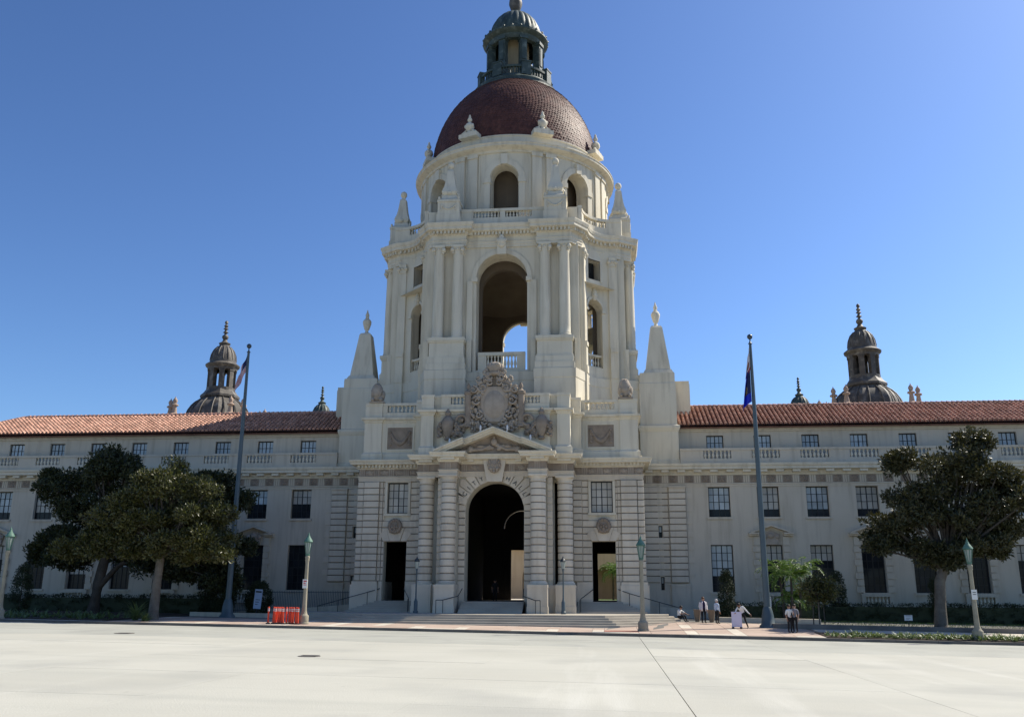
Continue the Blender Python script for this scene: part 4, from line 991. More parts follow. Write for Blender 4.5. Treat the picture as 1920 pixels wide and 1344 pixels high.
# lantern
lr = M().lathe(0, CY, [(4.7, 52.9), (4.98, 53.0), (4.98, 53.25), (4.62, 53.6), (4.55, 53.85), (4.6, 54.1), (4.42, 54.3), (4.0, 54.4), (3.95, 54.75), (.2, 54.8)], 64, cap=False)
lan = B('lantern', lr, 'copper', smooth=35)
lp = M().lathe(0, CY, [(3.7, 55.5), (4.0, 55.5), (4.02, 55.72), (3.7, 55.74)], 64, cap=False); 
for k in range(8):
    a = -pi / 2 + pi / 8 + k * pi / 4
    g_ = lambda x, d, z: ((3.86 + d) * cos(a) - x * sin(a), CY + (3.86 + d) * sin(a) + x * cos(a), z)
    lp.hexa(g_, -.5, .5, -.3, .25, 54.6, 56.1); lp.hexa(g_, -.56, .56, -.33, .3, 56.1, 56.25)
lpo = B('lantern_balustrade', lp, 'copper', lan, 35)
lbm = M().lathe(0, 0, [(.06, 0), (.09, .25), (.05, .5), (.07, .8)], 6).mesh('baluster', [MT['copper']], 50)
for k in range(8):
    for i in range(6):
        a = -pi / 2 + k * pi / 4 + (i - 2.5) * .088; link('baluster', lbm, lpo, (3.86 * cos(a), CY + 3.86 * sin(a), 54.72))
lc = M()
for k in range(8):
    a = -pi / 2 + pi / 8 + k * pi / 4
    g_ = lambda x, d, z: ((2.85 + d) * cos(a) - x * sin(a), CY + (2.85 + d) * sin(a) + x * cos(a), z)
    c_ = M(); c_.hexa(g_, -.42, .42, -.55, .35, 54.8, 56.7); c_.hexa(g_, -.36, .36, -.5, .28, 56.7, 59.5); c_.hexa(g_, -.22, .22, .28, .36, 57.0, 59.2); c_.hexa(g_, -.46, .46, -.55, .4, 59.5, 59.85)
    B('pier', c_, 'copper', lan)
B('lantern_core', M().lathe(0, CY, [(1.5, 54.8), (1.5, 60.4)], 24, cap=False), 'ltan', lan)
lk = M().lathe(0, CY, [(2.4, 59.7), (2.9, 59.7), (3.05, 59.95), (3.1, 60.2), (3.45, 60.4), (3.6, 60.55), (3.6, 60.75), (3.3, 60.85), (2.9, 61.0), (2.85, 61.25), (2.7, 61.3), (2.4, 61.3)], 64, cap=False)
for k in range(24): a = 2 * pi * k / 24; lk.blob((3.55 * cos(a), CY + 3.55 * sin(a), 60.8), (.14, .14, .16), 6, 5)
B('lantern_cornice', lk, 'copper', lan, 40)
cu = M(); n = 96; pr = []
for j in range(11):
    t = (pi / 2 - .14) * j / 10; pr.append((2.72 * cos(t), 61.25 + 3.3 * sin(t)))
vs = []; 
for j, (r, z) in enumerate(pr):
    for i in range(n):
        k = 1 + (.05 * abs(sin(i * pi * 24 / n)) if 1 <= j <= 9 else 0); vs.append((r * k * cos(2 * pi * i / n), CY + r * k * sin(2 * pi * i / n), z))
cu.add(vs, [(j * n + i, j * n + (i + 1) % n, (j + 1) * n + (i + 1) % n, (j + 1) * n + i) for j in range(10) for i in range(n)])
B('cupola', cu, 'copper', lan, 30)
B('lantern_finial', M().lathe(0, CY, [(.6, 64.4), (.52, 64.6), (.42, 64.9), (.5, 65.0), (.6, 65.3), (.75, 65.8), (.72, 66.2), (.4, 66.6), (.2, 67.0), (.35, 67.3), (.1, 67.9)], 20), 'lead', lan, 45)
# square windows and glazing of the corner walls
for k in range(4):
    for x, z0, w_, h, mt in (((0, 30.0, 1.6, 1.95, 'glass'),) if k in (0, 3) else ()):
        p = arc_pt(k, 0, .75); a = rad(225) + 0
        d_ = Vector((uv(k, AC, AC)[0] - p[0], uv(k, AC, AC)[1] - p[1])); rz = math.atan2(d_.y, d_.x) + pi / 2
        window(p[0], p[1], z0, w_, h, 2, 2, (0, 1), True, False, rz)
    p = arc_pt(k, -.2, -.02)
    if k in (0, 3): window(p[0] + (0 if k else .0), p[1], 18.35, 1.15, 1.4, 2, 3, (), True, False, rz, 'blind')
    # railings in the openings
    for hw, v in ((2.1, 10.6),):
        rb = M(); rb.hexa(F(k), -hw, hw, v - .15, v + .15, 20.85, 21.15); rb.hexa(F(k), -hw, hw, v - .18, v + .18, 22.3, 22.6)
        for s in (1, -1): rb.hexa(F(k), s * 1.35, s * hw, v - .14, v + .14, 21.1, 22.35)
        ro = B('balustrade', rb, 'cream'); balustrade(ro, uv(k, -1.35, v), uv(k, 1.35, v), 21.15, 1.15, 9, .13)
    rb = M(); dcurve(rb, k, -.95, .95, .25, .5, 21.6, 21.85, 3); dcurve(rb, k, -.95, .95, .22, .53, 22.75, 22.95, 3)
    ro = B('balustrade', rb, 'cream')
    for i in range(6): p = arc_pt(k, -.8 + 1.6 * (i + .5) / 6, .38); link('baluster', baluster_mesh(.9, .1), ro, (p[0], p[1], 21.85))

# ------------------------------------------------------------------ stair towers of the courtyard
def stair_tower(x, y, zt, sc, mt):
    """zt is the tip of the spike"""
    root = M()
    z = lambda v: zt - v * sc
    root.lathe(x, y, [(q * sc, z(v)) for q, v in ((4.4, 16), (4.4, 13.2))], 8, a0=pi / 8, a1=2 * pi + pi / 8)
    root.lathe(x, y, [(q * sc, z(v)) for q, v in ((4.6, 13.3), (4.4, 12.5), (4.1, 11.5), (3.7, 10.8), (3.25, 10.3), (2.85, 10.0), (2.5, 9.7), (2.4, 9.6), (2.6, 9.5), (2.6, 9.2), (2.2, 8.8), (1.95, 8.4))], 8, a0=pi / 8, a1=2 * pi + pi / 8, cap=False)
    for k in range(16):
        a = 2 * pi * k / 16 + pi / 16
        root.tube([(x + q * sc * cos(a), y + q * sc * sin(a), z(v)) for q, v in ((4.35, 12.5), (4.03, 11.5), (3.63, 10.8), (3.18, 10.3), (2.78, 10.0), (2.36, 9.65))], .09 * sc, 5)
    o = B('stair_tower', root, mt, smooth=25)
    c = M()
    for k in range(8):
        a = 2 * pi * k / 8 + pi / 8
        g_ = lambda u, d, zz: (x + (1.6 + d) * sc * cos(a) - u * sc * sin(a), y + (1.6 + d) * sc * sin(a) + u * sc * cos(a), zz)
        c.hexa(g_, -.34, .34, -.3, .26, z(8.5), z(5.4))
        c.hexa(g_, -.42, .42, -.32, .32, z(5.8), z(5.3))
    c.lathe(x, y, [(q * sc, z(v)) for q, v in ((1.9, 8.6), (1.9, 8.1), (1.2, 8.1))], 24, cap=False)
    B('belfry', c, mt, o)
    d = M().lathe(x, y, [(q * sc, z(v)) for q, v in ((1.2, 5.6), (1.95, 5.6), (2.0, 5.3), (2.25, 5.1), (2.3, 4.9), (2.05, 4.7), (1.8, 4.55), (1.75, 4.1), (1.62, 3.4), (1.35, 2.75), (.92, 2.25), (.65, 2.0), (.7, 1.9))], 32, cap=False)
    for k in range(16):
        a = 2 * pi * k / 16; d.tube([(x + q * sc * cos(a), y + q * sc * sin(a), z(v)) for q, v in ((1.76, 4.2), (1.64, 3.4), (1.37, 2.75), (.92, 2.25))], .07 * sc, 5)
    B('cupola', d, mt, o, 40)
    B('finial', M().lathe(x, y, [(q * sc, z(v)) for q, v in ((.55, 2.05), (.75, 1.85), (.8, 1.7), (.42, 1.5), (.25, 1.15), (.3, 1.1), (.45, .85), (.4, .6), (.18, .4), (.18, .2), (.38, .12), (.2, -.05), (.14, -.35), (.36, -.4), (.16, -.6), (.3, -.85), (.1, -1.1), (.24, -1.25), (.2, -1.5), (.03, -1.65))], 12), mt, o, 50)
    for k in range(4):
        for sx in (-1, 1):
            a = k * pi / 2
            px, py = x + sc * (5.3 * cos(a) - sx * 5.3 * sin(a)) , y + sc * (5.3 * sin(a) + sx * 5.3 * cos(a))
    urn = shared(('pf', sc), lambda: M().lathe(0, 0, [(q * sc, v * sc) for q, v in ((.5, -2), (.5, .5), (.66, .6), (.66, .8), (.36, .95), (.24, 1.8), (.28, 1.9), (.46, 1.95), (.46, 2.1), (.2, 2.25), (.32, 2.6), (.22, 2.85), (.08, 3.0), (.03, 3.2))], 10).mesh('urn_finial', [MT['pink']], 50))
    for dx, dy in ((-5.0, -3.8), (-3.8, -5.0), (3.8, -5.0), (5.0, -3.8), (5.0, 3.8), (3.8, 5.0), (-5.0, 3.8), (-3.8, 5.0)):
        link('urn_finial', urn, o, (x + dx * sc, y + dy * sc, z(13.4)))
    return o
SC = .93
for s in (1, -1):
    stair_tower(s * 39.7, 32.4, 34.6, SC, 'lead')
    stair_tower(s * 42.5, 81.7, 37.2, SC, 'copper')
    b = M(); b.box(s * 34.2, s * 45.2, 27, 37.8, -1, 21.0); b.box(s * 33.9, s * 45.5, 26.7, 38.1, 21.0, 21.4); B('stair_tower_shaft', b, 'warm')
    b = M(); b.box(s * 38, s * 47, 77.4, 86, -1, 22.6); B('stair_tower_shaft', b, 'warm')

# courtyard arcade seen through the passage
ca = M()
for k in range(-8, 9):
    ca.arch(lambda x, z, d, k=k: (k * 5.2 - 1.6 + x, 56 + d, z), -2.6, 2.6, .4, 8.2, 1.6, .4, 4.3, .9, 12)
ca.box(-47, 47, 55.5, 57.2, 8.2, 8.7); ca.box(-47, 47, 59, 59.5, 0, 18)
ca.box(-47, 47, 56.9, 59, 8.2, 8.4)
B('courtyard_arcade', ca, 'warm')
obj('courtyard_lawn', M().box(2.5, 30, 27, 55, .2, 1.32), 'grass', kind='structure')
obj('courtyard_path', M().box(-30, 2.45, 26.05, 55, .2, 1.33), 'walkc', kind='structure')

# ------------------------------------------------------------------ steps
def landing_poly(o):                                   # o widens the flight step by step
    return [(-15.2 - .3 * o, -1.0), (-15.0 - .35 * o, -4.6 - .5 * o), (-8.7 - .25 * o, -9.2 - .62 * o), (8.7 + .25 * o, -9.2 - .62 * o), (13.4 + .38 * o, -4.6 - .62 * o), (13.6 + .3 * o, -1.0)]
stairs = empty('front_steps', (0, -8, -.3), 'broad pale stone flight of steps leading up to the arches', 'steps')
def put(name, m, mt, parent, base):
    m.v = [(x - base[0], y - base[1], z - base[2]) for x, y, z in m.v]; return obj(name, m, mt, parent)
base = (0, -8, -.3)
for i in range(6):
    z1 = .48 - .148 * i; put('step', M().plan(landing_poly(i), z1 - .5, z1 + random.uniform(-.002, .002)), 'step', stairs, base)
for i in range(6):
    z1 = .48 + .143 * (i + 1); zb = z1 - .5
    put('step', M().box(-2.45, 2.45, -5.1 + .36 * i, -.1, zb, z1), 'step', stairs, base)
    for s in (1, -1): put('step', M().plan([(s * 6.5, -2.6 + .4 * i), (s * (11.9 - .36 * i), -2.6 + .4 * i), (s * (11.9 - .36 * i), .1), (s * 6.5, .1)], zb, z1), 'step', stairs, base)
# low ramp walls at both ends
for s, lbl in ((1, 'low cream ramp wall right of the steps'), (-1, 'low pale ramp wall left of the steps')):
    wm = M(); wm.prism([(s * 12.3, -.6), (s * 22.5, -.6), (s * 22.5, .42), (s * 17.5, .62), (s * 12.3, 1.05)], 1.6, 1.95); wm.box(s * 12.3, s * 22.5, 1.55, 2.0, -.5, -.2)
    obj('ramp_wall', wm, 'white', label=lbl, cat='wall')
# handrails
def rail(pts, label, posts):
    b_ = Vector(pts[0]); b_.z -= .9
    r_ = empty('handrail', b_, label, 'handrail', 'handrails on the front steps')
    P = [tuple(Vector(p) - b_) for p in pts]
    obj('rail', M().tube(P, .035, 6), 'iron', r_)
    for i in posts: p = P[i]; obj('post', M().tube([p, (p[0], p[1], p[2] - .95)], .028, 6), 'iron', r_)
for s, sd_ in ((1, 'right'), (-1, 'left')):
    rail([(s * 2.62 + s * 1.3, -6.2, 1.45), (s * 2.62 + s * .9, -5.5, 1.45), (s * 2.5, -4.6, 1.75), (s * 2.42, -3.2, 2.3)], 'dark curved handrail at the %s foot of the great arch' % sd_, (0, 1, 2))
    rail([(s * 14.6, -1.2, .9), (s * 12.9, -1.3, 1.35), (s * 10.6, -.9, 2.0), (s * 9.75, -.2, 2.3)], 'long dark handrail falling outward from the %s side door' % sd_, (0, 1, 2))
    rail([(s * 6.75, -3.1, 1.45), (s * 6.8, -2.6, 1.55), (s * 7.75, -.2, 2.3)], 'short dark handrail beside the column at the %s side door' % sd_, (0, 1))
# iron fence in front of the left wing
fn = empty('iron_fence', (-18, 2.2, 0), 'dark iron picket fence along the ramp by the left wing', 'fence')
fm_ = M(); fm_.box(-7, 5.5, -.03, .03, 1.95, 2.0); fm_.box(-7, 5.5, -.03, .03, .45, .5); obj('rail', fm_, 'picket', fn)
pk = M().box(-.015, .015, -.015, .015, .1, 2.1).mesh('picket', [MT['picket']])
for i in range(84): link('picket', pk, fn, (-7 + i * .15, 0, 0))

# ------------------------------------------------------------------ lamps
def lamp_parts():
    d = {}
    d['base'] = M().lathe(0, 0, [(.36, 0), (.36, .08), (.32, .12), (.32, .5), (.3, .56), (.24, .6), (.2, .7), (.17, .85)], 12).mesh('base', [MT['lamp']], 40)
    d['post'] = M().lathe(0, 0, [(.165, .8), (.15, 1.2), (.125, 2.6), (.11, 3.9), (.12, 4.05), (.15, 4.12), (.13, 4.2), (.17, 4.32), (.15, 4.38), (.1, 4.44)], 12).mesh('post', [MT['lamp']], 40)
    d['cage'] = (lambda q: ([q.tube([(.13 * cos(a), .13 * sin(a), 4.52), (.25 * cos(a), .25 * sin(a), 5.3)], .02, 5) for a in [pi / 4 * i for i in range(8)]], q.lathe(0, 0, [(.05, 4.4), (.15, 4.45), (.16, 4.53), (.1, 4.55)], 8), q.lathe(0, 0, [(.25, 5.28), (.29, 5.3), (.29, 5.34), (.24, 5.36)], 8), q.mesh('lantern', [MT['green']], 40))[3])(M())
    d['glass'] = M().lathe(0, 0, [(.115, 4.54), (.232, 5.29)], 8, cap=False).mesh('glass', [MT['lglass']])
    d['cap'] = M().lathe(0, 0, [(.31, 5.34), (.29, 5.4), (.16, 5.6), (.11, 5.66), (.1, 5.72), (.06, 5.78), (.07, 5.82), (.02, 5.92), (.01, 6.02)], 12).mesh('cap', [MT['green']], 45)
    return d
LP_ = lamp_parts()
LROOT = []
for x, y, tilt_, lab in ((-11.17, -14.76, 0, 'stone lamp post with a green lantern beside the orange delineators'), (11.12, -14.82, 0, 'stone lamp post with a green lantern in front of the steps'), (30.88, -16.33, .0, 'stone lamp post with a green lantern in front of the single big tree'), (-31.3, -16.9, 0, 'stone lamp post cut by the left edge near the twin trees')):
    r_ = empty('lamp_post', (x, y, gz(x, y)), lab, 'lamp post', 'lamp posts along the kerb')
    for p in ('base', 'post'): link(p, LP_[p], r_)
    l_ = link('lantern', LP_['cage'], r_); link('glass', LP_['glass'], l_); link('cap', LP_['cap'], l_)
    LROOT.append(r_)
def pole_sign(r_, z, red):
    s_ = M().box(-.16, .16, -.2, -.17, z, z + .58); o = link('sign', s_.mesh('sign', [MT['signw']]), r_)
    if red: obj('lettering', M().box(-.11, .11, -.204, -.198, z + .42, z + .5).box(-.11, .05, -.204, -.198, z + .3, z + .36).box(-.11, .11, -.204, -.198, z + .2, z + .24), 'red', o)
    else: obj('lettering', M().box(-.1, .1, -.204, -.198, z + .4, z + .44).box(-.1, .1, -.204, -.198, z + .28, z + .32), 'ink', o)
pole_sign(LROOT[0], 2.3, True); pole_sign(LROOT[2], 2.35, False)
for s, sd_ in ((1, 'right'), (-1, 'left')):
    r_ = empty('small_lamp_post', (s * 5.6, -5.5, .48), 'slim dark lamp post on the landing against the %s outer column' % sd_, 'lamp post', 'slim lamp posts on the landing')
    obj('post', M().lathe(0, 0, [(.2, 0), (.2, .15), (.15, .2), (.15, .85), (.1, .95), (.06, 1.1), (.05, 3.1), (.08, 3.15), (.06, 3.25)], 10), 'pole', r_, 40)
    l_ = obj('lantern', M().lathe(0, 0, [(.1, 3.24), (.2, 3.8), (.23, 3.82), (.16, 3.98), (.06, 4.06), (.02, 4.2)], 8), 'iron', r_, 30)
    obj('glass', M().lathe(0, 0, [(.112, 3.27), (.204, 3.78)], 8, cap=False), 'lglass', l_)

# ------------------------------------------------------------------ flags
def flagpole(x, y, ztop, label):
    z0 = gz(x, y); r_ = empty('flagpole', (x, y, z0), label, 'flagpole', 'tall flagpoles')
    H = ztop - z0
    obj('pole', M().lathe(0, 0, [(.23, 0), (.22, 2), (.19, H * .4), (.15, H * .7), (.10, H - .3), (.10, H - .25), (.17, H - .22), (.08, H - .14), (.05, H - .02), (.05, H + .12)], 14), 'pole', r_, 40)
    obj('base', M().lathe(0, 0, [(.62, -.1), (.58, .12), (.45, .25), (.4, .8), (.3, 1.25), (.25, 1.35)], 16), 'pole', r_, 40)
    obj('ball', M().blob((0, 0, H + .3), .2, 14, 10), 'ball', r_, 60)
flagpole(-20.14, -6.08, 21.3, 'tall blue-grey flagpole flying the striped flag beside the twin trees')
flagpole(19.69, -10.1, 19.95, 'tall blue-grey flagpole flying a blue flag by the palms')
def cloth(name, rows, cols, fn, colour, mats, **k):
    m_ = M()
    vs = [fn(i / cols, j / rows) for j in range(rows + 1) for i in range(cols + 1)]
    off = len(m_.v)
    m_.v += vs
    for j in range(rows):
        for i in range(cols): m_.f.append([j * (cols + 1) + i, j * (cols + 1) + i + 1, (j + 1) * (cols + 1) + i + 1, (j + 1) * (cols + 1) + i]); m_.mi.append(colour((i + .5) / cols, (j + .5) / rows))
    me = m_.mesh(name, [MT[q] for q in mats]); me.polygons.foreach_set('use_smooth', [True] * len(me.polygons))
    o = link(name, me, None, **k); md = o.modifiers.new('t', 'SOLIDIFY'); md.thickness = .012; return o
# limp flag: hoist along the pole, the free half hangs down in folds
def us(a, b):                                            # a along the fly, b down the hoist
    x = -.1 - .78 * a * (.8 + .2 * b); z = -b * 1.45 - a * 1.75; return (x, .14 * sin(a * 9 + b * 3) * (.4 + a) - .05, z)
cloth('national_flag', 26, 26, us, lambda a, b: (2 if (a < .42 and b < .54) else (0 if int(b * 13) % 2 == 0 else 1)), ('fred', 'fwhite', 'fblue'), loc=(-20.12, -6.08, 20.85), label='limp flag of red and white stripes with a navy canton hanging from the left pole', cat='flag')
def ca_(a, b): return (-.09 - .42 * a * (.35 + .65 * b), .12 * sin(a * 8 + b * 2) * (.3 + a) - .05, -b * 1.65 - a * .8)
cloth('state_flag', 20, 20, ca_, lambda a, b: 1 if b > .86 else (2 if ((a - .5) ** 2 + (b - .62) ** 2 < .035) else 0), ('fwhite', 'fred', 'fbrown'), loc=(19.68, -10.1, 19.45), label='limp white flag with a brown emblem above the blue flag', cat='flag')
def cf(a, b): return (-.12 - .68 * sin(a * 1.57) * (.25 + .75 * b ** .8), .16 * sin(a * 10 + b * 2) * (.3 + a) - .06, -b * 2.35 - a * .55 * b - .2 * a)
cloth('blue_flag', 24, 20, cf, lambda a, b: (1 if ((a - .5) ** 2 * 2 + (b - .58) ** 2 < .02) else (2 if b < .7 and a < .75 else 0)), ('froyal', 'fgold', 'fblue'), loc=(19.66, -10.1, 17.75), label='limp blue flag with a gold emblem on the right pole', cat='flag')

# ------------------------------------------------------------------ vegetation
def leaf(mm, p, d, L, W):
    t = Vector((random.gauss(0, 1), random.gauss(0, 1), random.gauss(0, .6))); s_ = d.cross(t)
    if s_.length < 1e-3: return
    s_.normalize(); n = d.cross(s_) * (W * .25)
    a = p; b = p + d * (L * .5); c = p + d * L
    o = len(mm.v)
    mm.v += [tuple(a), tuple(b + s_ * W * .5 + n), tuple(c), tuple(b - s_ * W * .5 + n)]
    mm.f.append([o, o + 1, o + 2, o + 3]); mm.mi.append(0)
def clump(mm, c, r, n, L=.24, W=.1, up=.35):
    c = Vector(c)
    for _ in range(n):
        d = Vector((random.gauss(0, 1), random.gauss(0, 1), random.gauss(0, 1))).normalized()
        q = random.random() ** .45
        p = c + Vector((d.x * r[0], d.y * r[1], d.z * r[2])) * q
        dd = (d + Vector((random.gauss(0, .6), random.gauss(0, .6), random.gauss(0, .6) + up))).normalized()
        k = random.uniform(.7, 1.25); leaf(mm, p, dd, L * k, W * k)
def tree(loc, label, lobes, trunk, mt, bark, density=1., sub=16, group=None, L=.27):
    r_ = empty('magnolia_tree', loc, label, 'tree', group)
    mm = M(); tr_ = M().tube(*trunk[0], 12); tk = M()
    for b_ in trunk[1:]: tk.tube(*b_, 7)
    top = Vector(trunk[0][0][-1])
    parts = []
    for c, r in lobes:
        for k in range(4): parts.append(([c[i] + random.uniform(-.72, .72) * r[i] for i in range(3)], [q * random.uniform(.42, .7) for q in r]))
    for c, r in parts:
        c = Vector(c); R_ = Vector(r)
        for k in range(int(sub * density * .36)):
            d = Vector((random.gauss(0, 1), random.gauss(0, 1), random.gauss(0, 1))).normalized(); q = random.random() ** .33
            p = c + Vector((d.x * R_.x, d.y * R_.y, d.z * R_.z)) * q
            rr = random.uniform(.3, .78); clump(mm, p, (rr, rr, rr * .75), int(150 * rr), L, L * .45)
        for k in range(int(4 * density)):
            d = Vector((random.gauss(0, 1), random.gauss(0, .5), random.gauss(.15, 1))).normalized(); q = random.uniform(.95, 1.28)
            p = c + Vector((d.x * R_.x, d.y * R_.y, d.z * R_.z)) * q; rr = random.uniform(.16, .34); clump(mm, p, (rr, rr, rr), random.randint(12, 34), L, L * .45)
        for k in range(1):
            d = Vector((random.uniform(-.6, .6) * R_.x, random.uniform(-.6, .6) * R_.y, random.uniform(-.3, .6) * R_.z))
            mid = (top + c) / 2 + Vector((random.uniform(-.3, .3), random.uniform(-.3, .3), -.2)); tk.tube([tuple(top), tuple(mid), tuple(c + d)], [.13, .09, .03], 6)
    obj('trunk', tr_, bark, r_, 60); obj('branches', tk, 'barkd', r_, 60, kind='stuff'); obj('crown', mm, mt, r_)
# dark tree behind, left
tree((-32.2, -4, .05), 'large dark evergreen magnolia, the rear of the twin trees by the left wing', [((-.6, 0, 11.0), (2.6, 2.4, 1.5)), ((-3.6, .2, 10.3), (2.2, 2.2, 1.4)), ((.6, .2, 12.0), (1.4, 1.6, 1.3)), ((2.9, .3, 10.2), (2.2, 2.2, 1.5)), ((6.0, .3, 9.9), (2.2, 2.2, 1.5)), ((8.8, .2, 10.3), (1.7, 1.8, 1.2)), ((10.3, .2, 8.6), (1.7, 1.7, 1.1)), ((-2.2, 0, 8.2), (2.1, 2.3, 1.7)), ((1.8, .4, 8.2), (2.6, 2.4, 1.8)), ((6.0, .4, 7.6), (2.6, 2.4, 1.7)), ((10.4, .3, 6.2), (1.6, 1.6, 1.2)), ((-3.9, 0, 5.8), (1.5, 1.7, 1.1)), ((-1.5, .2, 5.4), (1.7, 1.8, .9)), ((3.5, .6, 5.2), (2.2, 2., 1.0)), ((8.6, .5, 4.6), (2.2, 2., 1.0)), ((-3.2, 0, 6.6), (1.3, 1.4, .9)), ((5.6, .3, 4.2), (2.2, 2., 1.1)), ((9.8, .4, 3.9), (1.9, 1.8, 1.3)), ((7.2, .4, 3.3), (1.9, 1.6, 1.0)), ((10.8, .4, 2.9), (1.3, 1.4, .9)), ((-2.0, .1, 4.4), (1.6, 1.6, .7)), ((11.2, .3, 5.4), (1.1, 1.2, .8)), ((2.2, .4, 6.4), (2.4, 2., 1.2)), ((7.6, .4, 5.8), (2.2, 2., 1.2)), ((-5.2, 0, 11.0), (.9, 1., .5)), ((-5.4, 0, 4.9), (.9, 1., .6))],
     [([(0, 0, -.2), (0, 0, .5), (.1, .05, 2.5), (.4, .1, 4.4), (.5, 0, 6.5)], [.62, .5, .42, .38, .3]), ([(.2, 0, 2.2), (1.6, .1, 3.9), (3.2, .2, 4.7), (5.2, .2, 4.9)], [.26, .2, .15, .06]), ([(.5, 0, 5), (-1.5, 0, 7.5), (-3.2, 0, 9.5)], [.22, .14, .05]), ([(.5, 0, 5), (3, 0, 7.5), (7, 0, 9)], [.22, .14, .05])], 'leafd', 'barkd', 1.3, 24, L=.3)
tree((-22.56, -13, 0.02), 'sunlit yellow-green magnolia, the front of the twin trees by the left wing', [((-.6, 0, 10.2), (1.2, 1.3, .9)), ((1.0, 0, 9.5), (1.7, 1.6, 1.0)), ((2.9, 0, 8.8), (1.4, 1.5, .9)), ((-1.8, 0, 8.7), (1.4, 1.5, .9)), ((4.2, .1, 7.3), (1.2, 1.4, .9)), ((-3.4, 0, 7.2), (1.3, 1.4, 1.0)), ((4.2, 0, 5.6), (1.3, 1.3, .8)), ((-2.6, 0, 4.5), (1.3, 1.2, .5)), ((2.2, .2, 4.5), (1.3, 1.2, .5)), ((-5.6, .1, 5.6), (1.3, 1.3, .7)), ((-6.6, .1, 4.9), (1.1, 1.1, .5)), ((-4.9, 0, 4.8), (1.2, 1.2, .5)), ((-2.72, 0, 7.75), (0.94, 1.31, 0.85)), ((-4.13, 0, 6.62), (1.31, 1.41, 0.75)), ((-1.69, -0.1, 6.9), (1.41, 1.5, 0.85)), ((0.19, -0.1, 7.28), (1.41, 1.5, 0.85)), ((2.25, 0.1, 7.37), (1.31, 1.5, 0.75)), ((-0.56, -0.2, 5.87), (1.88, 1.69, 0.85)), ((1.88, 0, 6.06), (1.6, 1.6, 0.85)), ((3.19, -0.1, 5.12), (1.41, 1.31, 0.66)), ((4.6, -0.1, 4.27), (1.22, 1.13, 0.47)), ((-3.19, -0.1, 5.4), (1.31, 1.31, 0.66)), ((0.56, 0, 5.02), (1.31, 1.22, 0.56)), ((-1.13, 0.1, 5.02), (1.13, 1.13, 0.56))],
     [([(0.0, 0, -0.2), (0.0, 0, 0.61), (0.05, 0, 2.49), (0.09, 0.05, 4.08), (0.0, 0, 5.02)], [0.42, 0.34, 0.28, 0.27, 0.24]), ([(0.0, 0, 4.27), (-2.07, 0, 5.77), (-3.94, 0, 6.71)], [0.2, 0.12, 0.04]), ([(0.0, 0, 4.27), (2.25, 0, 5.21), (4.51, 0, 4.46)], [0.2, 0.12, 0.04]), ([(0.0, 0, 4.46), (-1.41, 0, 6.71), (-2.72, 0, 8.5)], [0.16, 0.1, 0.03])], 'leaf', 'bark', 1.15, 18, L=.25)
tree((31.93, -7.1, -.26), 'tall single bronze-green magnolia in front of the right wing', [((7.3, 0, 8.9), (1.7, 1.6, .9)), ((6.4, 0, 10.0), (1.3, 1.4, .7)), ((5.2, 0, 6.6), (1.5, 1.5, .9)), ((3.3, 0, 12.4), (1.4, 1.6, 1.3)), ((.9, 0, 11.0), (2.1, 2., 1.4)), ((-1.6, 0, 11.5), (1.3, 1.4, .8)), ((4.2, 0, 11.2), (1.6, 1.7, .9)), ((1.5, 0, 9.3), (2.7, 2.4, 1.5)), ((5.6, 0, 9.1), (2.1, 2.1, 1.0)), ((3.8, .1, 7.7), (2.2, 2.2, 1.1)), ((-1.5, 0, 8.9), (1.7, 1.8, 1.1)), ((-2.4, 0, 7.0), (2.0, 2.0, 1.2)), ((.6, 0, 7.1), (2.4, 2.2, 1.3)), ((-3.2, 0, 5.5), (1.6, 1.6, .8)), ((-.7, 0, 5.2), (2.0, 1.8, .9)), ((2.8, 0, 5.8), (1.9, 1.8, .9)), ((4.1, 0, 5.3), (1.0, 1.1, .6)), ((1.6, 0, 4.9), (1.3, 1.2, .6))],
     [([(0, 0, -.2), (0, 0, .3), (.1, 0, 1.5), (.25, 0, 3.2), (.9, 0, 4.6)], [.66, .46, .38, .36, .3]), ([(.6, 0, 4), (2.4, 0, 6.5), (3.4, 0, 10)], [.24, .16, .05]), ([(.6, 0, 4), (-1.6, 0, 6), (-2.6, 0, 7)], [.2, .12, .04]), ([(.9, 0, 4.5), (.8, 0, 8), (.9, 0, 11)], [.22, .14, .05])], 'leafb', 'bark', 1.2, 19, L=.3)
tree((23.11, -10.0, -.27), 'young staked magnolia beside the right flagpole', [((.2, 0, 3.1), (.65, .65, .7)), ((.6, 0, 2.5), (.75, .7, .5)), ((-.35, 0, 2.5), (.6, .65, .5)), ((.1, 0, 2.1), (.8, .7, .4))],
     [([(0, 0, -.1), (0, 0, 1.0), (.05, 0, 2.2)], [.06, .05, .04]), ([(.35, 0, -.1), (.33, 0, 1.6)], [.04, .035]), ([(-.4, 0, -.1), (-.36, 0, 1.6)], [.04, .035])], 'leaf', 'bark', .5, 12, L=.22)
